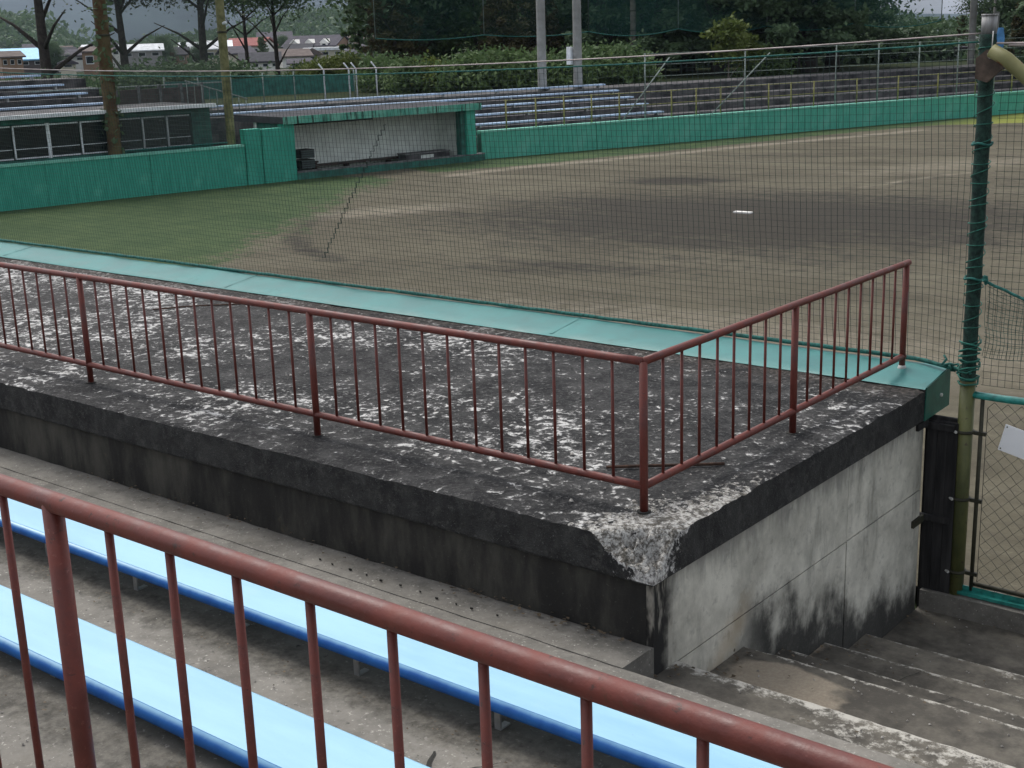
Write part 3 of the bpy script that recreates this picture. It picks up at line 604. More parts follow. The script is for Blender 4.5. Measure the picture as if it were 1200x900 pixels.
# ================================================================== NEAR: net pole, gate, nets
PX, PY = 0.395, 2.57
def build_pole():
    t = thing('net_pole', 'tall net pole wrapped in dark green netting and twine beside the dugout roof', 'pole', (PX, PY, -1.2))
    def V(*p): return [(a, b, c+1.2) for a, b, c in p]
    MB().tube(V((0, 0, -1.2), (0, 0, 0.04)), 0.041, 20).build('shaft', 'pole_green', t, True)
    zz = np.linspace(0.0, 1.845, 60)
    MB().tube([(0.004*nz(z, 1, 0, 4), 0.004*nz(z, 7, 0, 4), z+1.2) for z in zz], [0.037+0.006*abs(fb(z, 2, 0, 5))+(0.006 if z > 1.70 else 0) for z in zz], 20).build('net_wrap', 'net_wrap', t, True)
    MB().tube(V((0, 0, 1.845), (0, 0, 1.935)), 0.038, 20).tube(V((0, 0, 1.935), (0, 0, 1.943)), 0.041, 20).build('pole_top', 'pole_galv', t, True)
    pts = []; ph = 0
    for z in np.linspace(0.0, 1.83, 330):
        ph += 0.52+0.25*nz(z, 4.4, 0, 3); rr = 0.047+0.004*nz(z, 9, 0, 12); pts.append((rr*math.cos(ph), rr*math.sin(ph), z+0.016*math.sin(ph*0.5+z*9)+1.2))
    MB().tube(pts, 0.0028, 5).build('twine', 'twine', t, True)
    pts = []; ph = 2.0
    for z in np.linspace(0.02, 0.26, 70):
        ph += 0.7; rr = 0.052+0.014*abs(nz(z, 3, 0, 20)); pts.append((rr*math.cos(ph), rr*math.sin(ph), z+0.03*nz(ph, 1, 0, 0.7)+1.2))
    MB().tube(pts, 0.005, 6).build('rope_binding', 'twine', t, True)
    for z in (0.60, 1.30): 
        MB().tube([(0.049*math.cos(a), 0.049*math.sin(a), z+1.2+0.006*math.sin(3*a)) for a in np.linspace(0, 6.28, 20)], 0.007, 6).build('rope_binding', 'rope', t, True)
    # bracket and ring
    MB().prism([(-0.03, 2.83), (0.03, 2.81), (0.13, 2.90), (0.10, 2.975), (0.02, 2.97), (-0.03, 2.93)], 'y', -0.078, -0.052).build('bracket', 'rust_bracket', t)
    MB().tube([(0.045+0.016*math.cos(a), -0.075, 2.945+0.016*math.sin(a)) for a in np.linspace(0, 2*math.pi, 17)[:-1]], 0.005, 8, closed=True).build('ring', 'bolt', t, True)
    MB().tube([(0.045, -0.070, 2.961), (0.043, -0.06, 3.06)], 0.003, 6).build('cord', 'bolt', t, True)
    fl = []
    for i in range(6):
        for j in range(3): fl.append((0.055+0.016*j+0.004*nz(i, j), -0.03-0.012*math.sin(i*1.2+j), 3.075-0.026*i))
    MB().add(fl, [(i*3+j, i*3+j+1, (i+1)*3+j+1, (i+1)*3+j) for i in range(5) for j in range(2)]).build('cloth_rag', 'blue_cloth', t, True)
    for z in (-0.245, -0.63, -1.06):
        MB().tube([(0.045*math.cos(a), 0.045*math.sin(a), z+1.2) for a in np.linspace(0, 2*math.pi, 21)[:-1]], 0.009, 6, closed=True).box((0.05, -0.012, z+1.19), (0.115, 0.008, z+1.21)).build('hinge_clamp', 'strap', t, False)
        MB().tube([(-0.055, -0.03, z+1.2), (-0.030, -0.052, z+1.2)], 0.008, 6).build('bolt', 'bolt', t)
build_pole()
tag(MB().tube([(PX+0.045, PY-0.07, 1.765), (PX+0.12, PY-0.075, 1.725), (PX+0.40, PY-0.08, 1.49), (PX+3.2, PY-0.08, -1.00), (PX+3.45, PY-0.06, -1.305)], 0.036, 18).build('brace_pipe', 'arm_paint', smooth=True), 'olive painted brace pipe bolted to the top of the green wrapped net pole', 'brace pipe')

def build_board():
    t = thing('board_panel', 'tall dark weathered board closing the gap between dugout wall and net pole', 'panel', (0.28, 2.53, -1.2))
    for k, x in enumerate((-0.079, -0.022, 0.035)): MB().box((x+0.001, 0, 0.005), (x+0.056, 0.025, 1.0)).build('plank', 'dark_board', t)
    MB().box((-0.10, 0.0255, -0.2), (0.100, 0.045, 1.02)).build('backing', 'dark_board', t)
    for z in (0.42, 0.955): MB().box((-0.10, -0.022, z), (0.075, -0.001, z+0.035)).build('batten', 'dark_board', t)
build_board()
for z, l in ((-0.785, 'mossy steel strap end fixed low on the pale dugout side wall'), (-0.225, 'black steel strap end fixed under the dugout roof edge')):
    tag(MB().box((0.2025, 2.36, z), (0.217, 2.50, z+0.04)).build('strap', 'strap' if z < -0.5 else 'dark_board'), l, 'strap')
def build_curb():
    k = tag(tread_part('curb', 0.215, 3.4, 2.50, 2.72, -1.7, -1.195, 'tread_concrete', None, lambda x, y: dict(grime=0.25), 0.04, 0.03, 0.004, 0.01), 'low dark concrete curb under the chain-link gate at the foot of the stairs', 'curb')
build_curb()
def build_gate():
    t = thing('gate', 'chain-link gate with teal pipe frame at the foot of the stairs', 'gate', (0.48, 2.57, -1.19))
    W, H = 1.15, 1.155
    pts = [(-0.05+W*u, 0.004*nz(u*9, 1), H+0.006*nz(u*6, 2)) for u in np.linspace(0, 1.05, 30)]
    MB().tube(pts, [0.020+0.006*abs(nz(u*30, 3)) for u in np.linspace(0, 1, 30)], 12).build('top_rail', 'gate_green', t, True)
    MB().tube([(0, 0, 0.03), (0, 0, H)], 0.011, 10).build('stile', 'strap', t, True); MB().tube([(W, 0, 0.03), (W, 0, H)], 0.018, 10).build('stile', 'gate_green', t, True)
    MB().box((-0.07, -0.035, 0.004), (W, 0.0, 0.022)).box((-0.07, -0.006, 0.022), (W, 0.0, 0.052)).build('bottom_rail', 'gate_green', t)
    MB().tube([(0.0, 0.012, 0.066), (W, 0.012, 0.066)], 0.013, 10).build('bottom_pipe', 'strap', t, True)
    lines = []; c = 0.036
    for k in range(int(W/c)+1):
        P = []
        for j in range(int((H-0.05)/c)+1):
            P.append((0.008+k*c+(c/2 if (j+k) % 2 else -c/2)*0.98+0.002*nz(k, j), 0.010+0.0035*((j % 2)*2-1), 0.045+j*c))
        lines.append([p for p in P if 0 < p[0] < W])
    Vv, Ff = strands([l for l in lines if len(l) > 3], 0.0021); tag(link('chain_link', fast_mesh('chain_link', Vv, Ff, 'chain'), t), kind='stuff')
build_gate()
def build_sign():
    a = math.radians(-13); ca, sa = math.cos(a), math.sin(a); o = (0.617, 2.548, -0.165)
    t = thing('sign', 'tilted blank white plate fixed on the chain-link gate', 'sign', (o[0], o[1], o[2]-0.2))
    def P(x, z, y): return (x*ca-z*sa, y, x*sa+z*ca+0.2)
    w, h, d = 0.30, 0.150, 0.004; V = [P(0, 0, 0), P(w, 0, 0), P(w, -h, 0), P(0, -h, 0), P(0, 0, d), P(w, 0, d), P(w, -h, d), P(0, -h, d)]
    MB().add(V, [(0, 3, 2, 1), (4, 5, 6, 7), (0, 1, 5, 4), (1, 2, 6, 5), (2, 3, 7, 6), (3, 0, 4, 7)]).build('plate', 'sign_white', t)
    for x, z in ((0.012, -0.012), (0.012, -h+0.012), (w-0.012, -0.012), (w-0.012, -h+0.012)):
        p = P(x, z, -0.003); MB().tube([p, (p[0], 0.02, p[2])], 0.004, 8).build('tie', 'strap', t)
build_sign()

def wire_z(x): t = (PX-x)/11.4; return 1.845-0.14*4*t*(1-t)
def build_net():
    t = thing('safety_net', 'dark green square-mesh safety net hung along the field edge of the dugout roof', 'net', (0, 0, 0))
    c = 0.038; yb, zb = 2.742, 0.075; X = np.arange(-11, PX-0.03, c); zs = None; lines = []; NR = 45
    def pt(x, v):     # v 0 bottom .. 1 top
        zt = wire_z(x)-0.035; z = zb+(zt-zb)*v; yy = yb+(PY+0.02-yb)*v if x < 0 else yb+(PY+0.02-yb)*max(v, min(1, x/PX))
        w = 0.012*fb(x, z, 0, 1.1, 3)+(1-v)**6*0.03*nz(x, z, 0, 3); return (x+w*0.7+(1-v)**5*0.02*nz(x, 0, 5, 4), yy+0.02*nz(x, z, 4, 0.8), z+0.010*fb(x, z, 8, 1.3, 3)*(v < 1))
    hor = []
    for x in X: lines.append([pt(x, v) for v in np.linspace(0, 1, 26)])
    for r in range(1, NR): hor.append([pt(x, r/NR) for x in np.arange(-11, PX-0.02, c*2)])
    Va, Fa = strands(lines, 0.0015); Vb, Fb = strands(hor, 0.0009)
    tag(link('netting', fast_mesh('netting', np.concatenate([Va, Vb]), np.concatenate([Fa, Fb+len(Va)]), 'net'), t), kind='stuff')
    # lacing seam running in steps down the net
    seam = []; x = -3.92; v = 0.78
    for k in range(27): 
        seam.append(pt(x, v)); 
        x -= c*(1 if k % 3 else 0.5); seam.append(pt(x, v)); v -= 1/NR*1.12
    MB().tube(seam, 0.0034, 4).build('lacing', 'net', t)
    xs = np.linspace(-11, PX-0.04, 140)
    MB().tube([(x, pt(x, 0)[1]-0.002, zb+0.006+0.004*nz(x, 0, 0, 6)) for x in xs], [0.013+0.003*nz(x, 2, 0, 30) for x in xs], 8).build('bottom_rope', 'rope', t, True)
    MB().tube([(x, PY+0.02, wire_z(x)-0.035+0.003*nz(x, 1, 0, 9)) for x in xs], 0.0055, 6).build('top_rope', 'rope', t, True)
    MB().tube([(x, PY+0.0, wire_z(x)+0.006) for x in xs], 0.0048, 6).build('top_wire', 'wire', t, True)
    # tangle of rope where the net meets the pole
    pts = [(PX-0.17+0.2*(k/40)+0.035*nz(k, 1, 0, 0.6), PY+0.08-0.12*(k/40)+0.03*nz(k, 2, 0, 0.7), 0.10+0.06*nz(k, 3, 0, 0.5)) for k in range(41)]
    MB().tube(pts, 0.007, 6).build('loose_rope', 'rope', t, True)
    t2 = thing('safety_net', 'sagging green net hung to the right of the net pole above the gate', 'net', (0, 0, 0))
    lines = []; X2 = np.arange(PX+0.07, 2.2, c)
    def p2(x, z): return (x+0.010*fb(x, z, 3, 1.4, 3), PY+0.03+0.02*nz(x, z, 4, 1.1), z+0.008*fb(x, z, 6, 1.5, 3))
    for x in X2: lines.append([p2(x, z) for z in np.linspace(0.02, 1.78, 22)])
    for z in np.arange(0.02, 1.79, c): lines.append([p2(x, z) for x in np.linspace(PX+0.06, 2.2, 40)])
    Vv, Ff = strands(lines, 0.0013); tag(link('netting', fast_mesh('netting', Vv, Ff, 'net'), t2), kind='stuff')
    # second, bunched layer under the slack rope
    lines = []
    def top(x): return 0.60-0.10*min(1, (x-PX-0.07)/0.25)+0.03*(x-PX)
    def bot(x): return 0.62-0.50*0 if False else 0.24+0.16*min(1, max(0, (x-PX-0.1))/0.5)-0.10*math.sin(min(1, (x-PX)/0.6)*3.1)
    for x in np.arange(PX+0.09, 2.2, 0.020): lines.append([(x+0.02*nz(x, v, 0, 3), PY-0.05-0.03*nz(x, v, 3, 2), top(x)*(1-v)+bot(x)*v) for v in np.linspace(0, 1, 12)])
    for v in np.linspace(0, 1, 16): lines.append([(x, PY-0.05-0.03*nz(x, v, 3, 2), top(x)*(1-v)+bot(x)*v+0.008*nz(x, v, 1, 6)) for x in np.linspace(PX+0.09, 2.2, 50)])
    Vv, Ff = strands(lines, 0.0013); tag(link('slack_netting', fast_mesh('slack_netting', Vv, Ff, 'net_pale'), t2), kind='stuff')
    MB().tube([(x, PY-0.06, top(x)+0.006*nz(x, 0, 0, 20)) for x in np.linspace(PX+0.07, 2.2, 60)], 0.008, 6).build('slack_rope', 'rope', t2, True)
    MB().tube([(PX+0.085+0.02*nz(k, 0, 0, 0.8), PY-0.07+0.02*nz(k, 1, 0, 0.8), 0.61+0.03*nz(k, 2, 0, 0.8)) for k in range(24)], 0.009, 6).build('knot', 'rope', t2, True)
    MB().tube([(PX+0.06, PY-0.05, 1.80), (PX+0.5, PY-0.04, 1.795), (2.3, PY, 1.79)], 0.006, 6).tube([(PX+0.12, PY-0.05, 1.79), (2.3, PY, 1.765)], 0.006, 6).build('top_wire', 'wire', t2, True)
build_net()

# ================================================================== FIELD
def build_field():
    gx = np.arange(-34, 16.01, 0.25); gy = np.arange(3.2, 62.01, 0.25); X, Y = np.meshgrid(gx, gy); nx, ny = len(gx), len(gy)
    def poly_in(P, x, y):
        P = np.array(P); c = np.zeros(x.shape, bool); j = len(P)-1
        for i in range(len(P)):
            xi, yi = P[i]; xj, yj = P[j]; k = ((yi > y) != (yj > y)) & (x < (xj-xi)*(y-yi)/(yj-yi+1e-9)+xi); c ^= k; j = i
        return c
    def seg(P, x, y):
        d = np.full(x.shape, 1e9)
        for a, b in zip(P[:-1], P[1:]):
            a, b = np.array(a), np.array(b); L = b-a; t = np.clip(((x-a[0])*L[0]+(y-a[1])*L[1])/(L@L), 0, 1); d = np.minimum(d, np.hypot(x-a[0]-t*L[0], y-a[1]-t*L[1]))
        return d
    def soft(P, w): 
        i = poly_in(P, X, Y); d = seg(list(P)+[P[0]], X, Y); return np.clip(0.5+np.where(i, d, -d)/(2*w), 0, 1)
    A = [(-40, -2), (-12.5, -2), (-12.6, 6), (-14.6, 10.0), (-15.9, 12.0), (-18.0, 15.1), (-19.4, 17.9), (-20.8, 20), (-40, 19)]
    B = [(-20.6, 21.5), (-19.6, 23.8), (-18.9, 26.4), (-18.0, 29.4), (-17.0, 32.9), (-15.9, 36.7), (-14.6, 40.3), (-9, 44), (4, 52), (4, 62), (-30, 62), (-30, 25)]
    grass = np.maximum(soft(A, 1.5)*0.98, soft(B, 0.4)*1.2)
    def ell(cx, cy, rx, ry, ang, s=0.75):
        a = math.radians(ang); dx, dy = X-cx, Y-cy; q = np.hypot((dx*math.cos(a)+dy*math.sin(a))/rx, (-dx*math.sin(a)+dy*math.cos(a))/ry); return np.clip((1+s-q)/(2*s), 0, 1)
    damp = np.maximum.reduce([ell(-9.0, 17.4, 5.8, 3.8, 20)*1.05, ell(-6.2, 18.9, 3.2, 2.4, 25)*0.75, ell(-13.6, 22.3, 1.4, 0.9, 35)*0.9, ell(-13.2, 16.0, 2.6, 1.2, 25)*0.7, ell(-3.5, 26, 6, 1.6, 15)*0.6, ell(-9.2, 11.4, 3.4, 0.8, 20)*0.62, ell(-13, 29.5, 3.5, 0.8, 35)*0.5])
    arc = seg([(-17.1, 15.0), (-16.5, 13.3), (-15.4, 11.9), (-14.2, 10.9), (-12.6, 10.2)], X, Y); damp = np.maximum(damp, np.clip(1-arc/0.45, 0, 1)*0.8)
    damp = np.maximum(damp, np.clip(1-seg([(-21.9, 24.8), (-13.9, 47)], X, Y)/0.9, 0, 1)*0.5)  # shadow at the far wall's foot, painted into the ground as a strip
    pale = np.clip(1-seg([(-19.6, 21.0), (-19.2, 23.5), (-18.1, 26.2), (-17.2, 29.0), (-16.2, 32.3), (-15.0, 35.5), (-14.2, 38.0)], X, Y)/0.8, 0, 1)*0.85
    pale = np.maximum.reduce([pale, np.clip(1-seg([(-9.2, 22.7), (-8.8, 24.9), (-8.2, 26.4)], X, Y)/0.25, 0, 1)*0.8, ell(-16.3, 15.0, 3.0, 1.2, 60)*0.65, ell(-5, 8.5, 9, 2.2, 8)*0.6, ell(-18.5, 21, 1.6, 1.5, 70)*0.5, ell(-9, 28, 7, 2.0, 62)*0.55])
    yel = np.clip((Y-38)/3, 0, 1)*np.clip((X+15)/2, 0, 1)
    Z = ZF+0.10*np.exp(-(((X+9.15)/2.2)**2+((Y-17.3)/2.2)**2))
    idx = np.arange(nx*ny).reshape(ny, nx); F = np.stack([idx[:-1, :-1], idx[:-1, 1:], idx[1:, 1:], idx[1:, :-1]], -1).reshape(-1, 4)
    me = fast_mesh('field', np.stack([X, Y, Z], -1).reshape(-1, 3), F, 'field_dirt', True)
    for k, v in dict(grass=grass, damp=damp, pale=pale, yel=yel).items(): attr(me, k, v.ravel())
    tag(link('field', me), kind='structure')
build_field()
tag(MB().box((-9.35, 17.26, ZF+0.07), (-9.00, 17.38, ZF+0.125)).build('pitching_plate', 'plate_white'), 'white rubber pitching plate in the middle of the dark damp dirt', 'plate')

# ================================================================== FAR SIDE: frames along the field wall
A2 = np.array([-24.26, 11.22]); U2 = np.array([-23.02, 17.48])-A2; U2 /= np.linalg.norm(U2); N2 = np.array([-U2[1], U2[0]])
A1 = np.array([-21.77, 24.74]); U1 = np.array([0.337, 0.941]); U1 /= np.linalg.norm(U1); N1 = np.array([-U1[1], U1[0]])
def P2(s, o, z): p = A2+U2*s+N2*o; return (p[0], p[1], z)
def P1(s, o, z): p = A1+U1*s+N1*o; return (p[0], p[1], z)
R2, R1 = math.atan2(U2[1], U2[0]), math.atan2(U1[1], U1[0])
def L1(s, o): p = P1(s, o, 0); return p
def far_wall(o, rz, length, h, seg, label, gaps=0.012, th=0.25, mat='green_wall'):
    t = thing('field_wall', label, 'wall', (o[0], o[1], ZF), rz=rz); n = max(1, round(length/seg)); w = length/n
    m1 = MB().box((gaps/2, 0, -0.05), (w-gaps/2, th, h-0.05)).mesh('wall_panel', mat); m2 = MB().box((gaps/2, -0.02, h-0.05), (w-gaps/2, th+0.02, h)).mesh('coping', 'green_cap')
    for k in range(n): link('wall_panel', m1, t, (k*w, 0.006*math.sin(k*2.3), 0)); link('coping', m2, t, (k*w, 0.006*math.sin(k*2.3), 0))
    MB().box((0, 0.03, -0.05), (length, th-0.03, h-0.08)).build('core', 'green_dark', t)
    return t
far_wall(P2(-14, 0, 0), R2, 20.15, 1.0, 2.5, 'long green painted field wall in front of the windowed building')
far_wall(P1(0.05, 0, 0), R1, 40, 0.80, 2.0, 'long green painted field wall carrying the yellow-green railing', mat='mint_wall')
t = thing('wall_panel_pair', 'taller pair of green wall panels beside the far dugout', 'wall', P2(6.17, 0, ZF), rz=R2)
MB().box((0, -0.03, -0.05), (0.44, 0.22, 1.36)).build('panel', 'green_wall', t); MB().box((0.46, -0.06, -0.05), (1.10, 0.19, 1.34)).build('panel', 'green_wall', t)

def far_dugout():
    t = thing('dugout', 'far green dugout with streaked roof edge and pale back wall', 'dugout', P2(7.28, 0, ZF), rz=R2)
    L = 6.25; h = 1.60
    MB().box((-0.05, -0.12, h-0.17), (L+0.05, 2.4, h)).build('roof', 'roof_dark', t); MB().box((-0.06, -0.14, h-0.18), (L+0.06, -0.122, h+0.004)).build('fascia', 'fascia', t)
    MB().box((0, -0.02, -0.05), (0.30, 0.28, h-0.18)).build('post', 'green_wall', t); MB().box((L-0.40, -0.02, -0.05), (L-0.08, 0.28, h-0.18)).build('post', 'green_wall', t)
    MB().box((L-0.55, 0.05, 0.0), (L-0.405, 0.28, h-0.18)).build('side_post', 'green_dark', t)
    MB().box((0, 1.35, -0.6), (L, 1.5, h-0.17)).build('back_wall', 'dug_wall', t); MB().box((L-0.42, 0.30, -0.6), (L-0.08, 1.349, h-0.17)).build('side_wall', 'dug_wall', t); MB().box((0, 0.30, -0.6), (0.25, 1.349, h-0.17)).build('side_wall', 'green_dark', t)
    MB().box((0.25, 0.25, -0.6), (L-0.42, 1.349, -0.30)).build('floor', 'dug_floor', t)
    MB().box((0.30, -0.06, -0.05), (L+0.2, 0.22, 0.17)).build('front_sill', 'green_dark', t); MB().box((0.30, -0.055, 0.172), (L+0.2, 0.21, 0.20)).build('sill_cap', 'terrace_edge', t)
    MB().box((0.30, 1.30, 1.28), (3.6, 1.348, 1.33)).build('shelf', 'dark_wood', t)
    b = thing('bench', 'long dark wooden bench inside the far dugout', 'bench', P2(7.28+0.9, 0.98, ZF-0.30), rz=R2)
    MB().box((0, 0, 0.48), (4.6, 0.26, 0.53)).build('seat', 'dark_wood', b)
    for x in (0.2, 1.6, 3.0, 4.3): MB().box((x, 0.03, 0), (x+0.06, 0.25, 0.48)).build('leg', 'dark_wood', b)
    c = thing('crate_rack', 'dark slatted crate stack just inside the far dugout', 'crate', P2(7.28+0.72, 0.42, ZF-0.30), rz=R2)
    for k in range(4):
        for q in range(4): MB().box((0.01, 0.0, k*0.26+q*0.055), (0.40, 0.02, k*0.26+q*0.055+0.035)).build('slat', 'crate_blue', c)
        MB().box((0, 0.02, k*0.26), (0.41, 0.40, k*0.26+0.22)).build('crate_body', 'dark_board', c)
    e = thing('equipment_box', 'grey equipment box with pale label inside the far dugout', 'box', P2(7.28+4.1, 0.50, ZF-0.30), rz=R2)
    MB().box((0, 0, 0), (1.5, 0.4, 0.60)).build('body', 'terrace', e); MB().box((0.5, -0.006, 0.42), (0.95, -0.001, 0.56)).build('label_plate', 'dug_wall', e); MB().box((-0.02, -0.02, 0.60), (1.52, 0.42, 0.63)).build('lid', 'terrace_edge', e)
    s = thing('low_shelf', 'small brown shelf beside the crates in the far dugout', 'shelf', P2(7.28+0.85, 0.62, ZF-0.30), rz=R2)
    MB().box((0, 0, 0.62), (0.5, 0.3, 0.66)).build('shelf_board', 'dark_wood', s)
    for x in (0.02, 0.44): MB().box((x, 0.05, 0), (x+0.04, 0.25, 0.62)).build('leg', 'dark_wood', s)
far_dugout()

def window_building():
    t = thing('windowed_shed', 'low dark green building with a row of white-framed windows behind the green wall', 'building', P2(-8, 0.6, ZF), rz=R2)
    zt = 0.45-ZF; L = 13.6; w0, w1 = -0.48-ZF, 0.31-ZF
    MB().box((0, 0, -0.05), (L, 0.12, w0)).build('wall', 'green_dark', t); MB().box((0, 0, w1), (L, 0.12, zt)).build('lintel', 'green_dark', t); MB().box((L-0.5, 0.0, w0), (L, 0.12, w1)).build('end_wall', 'green_dark', t)
    MB().box((0, 2.4, -0.05), (L, 2.5, zt)).build('back_wall', 'green_dark', t); MB().box((L-0.12, 0.12, -0.05), (L, 2.4, zt)).build('side_wall', 'green_dark', t); MB().box((0, 0.12, -0.05), (0.12, 2.4, zt)).build('side_wall', 'green_dark', t)
    r = MB().box((-0.1, -0.22, zt), (L+0.05, 2.6, zt+0.05)).build('roof', 'terrace', t); MB().box((-0.1, -0.245, zt-0.01), (L+0.06, -0.10, zt+0.075)).build('roof_edge', 'white_paint', r)  # white strip widened; brightness of the upturned edge put into its colour
    ms = [0.0, 1.4, 2.9, 4.4, 5.9, 7.1]+[8+q for q in (0.69, 1.50, 2.26, 3.0, 3.79, 4.42, 5.07)]
    for a, b in zip(ms[:-1], ms[1:]):
        f = MB().box((a+0.02, 0.02, w0+0.02), (a+0.055, 0.07, w1-0.02)).box((a+0.02, 0.02, w1-0.05), (b-0.02, 0.07, w1-0.0205)).box((a+0.02, 0.02, w0+0.0205), (b-0.02, 0.07, w0+0.05)).box((a+0.055, 0.03, (w0+w1)/2-0.16), (b-0.02, 0.055, (w0+w1)/2-0.145)).build('window', 'white_paint', t)
        MB().box((a+0.05, 0.035, w0+0.04), (b-0.02, 0.045, w1-0.04)).build('pane', 'glass_dark', f)
    MB().box((9.48, 0.015, w0), (9.56, 0.08, w1)).build('mullion', 'white_paint', t)
    return t
window_building()

# ------------------------------------------------------------------ far terraces
TR1 = [-0.90, -0.70, -0.48, -0.28, -0.09, 0.09]
def far_terrace():
    t = tag(bpy.data.objects.new('far_terrace', None), kind='structure'); COL.objects.link(t)
    for k, z in enumerate(TR1):
        s0 = -7.2 if k >= 4 else 0.1
        MB().obox(A1, U1, (s0, 0.26+0.8*k, -1.8), (40, 0.26+0.8*(k+1) if k < 5 else 6.0, z)).build('tread', 'terrace', t)
        MB().obox(A1, U1, (8.6 if k < 5 else -7.2, 0.255+0.8*k, z-0.035), (40, 0.2585+0.8*k, z+0.003)).build('step_edge', 'terrace_edge', t)
    t2 = tag(bpy.data.objects.new('far_terrace', None), kind='structure'); COL.objects.link(t2)
    for k, z in enumerate((0.44, 0.69, 0.91, 1.15)):
        MB().obox(A2, U2, (-14, 3.2+0.8*k, -1.8), (4.6, 4.0+0.8*k if k < 3 else 7.2, z)).build('tread', 'terrace', t2)
    MB().obox(A2, U2, (4.62, 3.3, -1.8), (7.2, 3.9, 0.0)).build('tread', 'terrace', t2)
    MB().obox(A2, U2, (4.62, 3.92, -1.8), (7.2, 6.6, 0.30)).build('tread', 'brown_wall', t2)
far_terrace()
def far_bench(P, o, z, s0, s1, floor, rz, label, grp):
    b = thing('bench', label, 'bench', P(s0, o, floor), grp, rz); L = s1-s0
    MB().box((0, -0.02, z-floor-0.045), (L, 0.26, z-floor)).build('seat', 'far_seat', b)
    me = MB().box((-0.03, 0.05, 0), (0.03, 0.2, z-floor-0.045)).mesh('leg', 'steel')
    for x in np.linspace(0.2, L-0.2, max(2, int(L/1.6))): link('leg', me, b, (x, 0, 0))
for k, z in enumerate((-0.58, -0.355, -0.155, 0.04, 0.22)):
    k += 1; far_bench(P1, 0.30+0.8*k, z, -6.9 if k >= 4 else 0.5, 7.45, TR1[k], R1, 'faded blue bench forming the %s row up from the green wall in the far stand' % ('first', 'second', 'third', 'fourth', 'top')[k-1], 'faded benches in the far stand')
for k, z in enumerate((0.58, 0.83, 1.045, 1.29)):
    far_bench(P2, 3.25+0.8*k, z, -13, 4.25-0.28*k, (0.44, 0.69, 0.91, 1.15)[k], R2, 'faded blue bench forming the %s row above the windowed building' % ('first', 'second', 'third', 'top')[k], 'benches above the windowed building')

def wall_railing():
    t = thing('railing', 'yellow-green post railing along the top of the far green wall', 'railing', P1(0, 0.12, -0.70), rz=R1)
    pm = MB().tube([(0, 0, -0.02), (0, 0, 0.83)], 0.024, 8).mesh('post', 'yellow_post', True); tall = MB().tube([(0, 0, -0.02), (0, 0, 1.95)], 0.022, 8).mesh('tall_post', 'grey_post', True)
    for k in range(1, 38):
        if k in (6, 10) or (k >= 14 and k % 2 == 0): link('tall_post', tall, t, (k-0.03, 0, 0))
        else: link('post', pm, t, (k-0.02+0.03*nz(k, 0.4), 0, 0))
    for z in (0.80, 0.42): MB().tube([(0.9, 0, z), (38, 0, z)], 0.013, 6).build('rail', 'yellow_post', t, True)
    for z in (1.25, 1.60, 1.93): MB().tube([(5.9, 0, z), (38, 0, z)], 0.008, 5).build('wire', 'grey_post', t, True)
    for a, b in ((5.1, 6.9), (8.6, 11.0)): MB().tube([(a, -0.02, 0.0), (b, -0.02, 1.80)], 0.020, 6).build('brace', 'grey_post', t, True)
wall_railing()
def parapet():
    t = thing('parapet', 'brown concrete parapet with pale posts above the windowed building', 'parapet', P2(4.9, 4.4, 0.30), rz=R2)
    for k in range(4): MB().box((k*0.62, 0, 0), (k*0.62+0.60, 0.08, 0.52)).build('panel', 'brown_wall', t)
    for k in range(5): MB().box((k*0.62-0.035, -0.03, 0), (k*0.62+0.035, 0.1, 0.62)).build('post', 'terrace_edge', t)
    MB().tube([(-2.6, 0, 0.60), (3.2, 0, 0.60)], 0.02, 6).build('rail', 'grey_post', t, True)
    h = thing('handrail', 'sloping grey pipe handrail running down beside the brown parapet', 'handrail', P2(6.3, 3.6, 0.15), rz=R2)
    MB().tube([(0.2, 0, 0.85), (1.9, -0.2, 0.30)], 0.022, 6).build('rail', 'grey_post', h, True)
    for u in np.linspace(0.02, 0.98, 9): MB().tube([(0.2+1.7*u, -0.2*u, -0.05), (0.2+1.7*u, -0.2*u, 0.85-0.55*u)], 0.012, 5).build('baluster', 'grey_post', h, True)
parapet()
def green_fence():
    t = thing('screen_fence', 'dark green screened fence behind the far stand', 'fence', P1(-7.0, 6.3, 0.09), rz=R1)
    for k in range(6): MB().box((k*1.02, 0, 0.25), (k*1.02+1.0, 0.02, 0.80)).build('screen', 'green_dark', t)
    for k in range(7): MB().tube([(k*1.02-0.01, 0.01, -0.1), (k*1.02-0.01, 0.01, 0.95)], 0.02, 6).build('post', 'grey_post', t, True)
    for k, s in enumerate((-2.05, -1.2, -0.95, -0.25)):
        b = thing('fence_post', 'white bent-topped fence post behind the far stand', 'post', P1(s, 6.0, 0.09), 'white bent posts', R1)
        MB().tube([(0, 0, -0.02), (0, 0, 0.95), (-0.16, 0.0, 1.14)], 0.026, 8).build('shaft', 'white_paint', b, True)
green_fence()

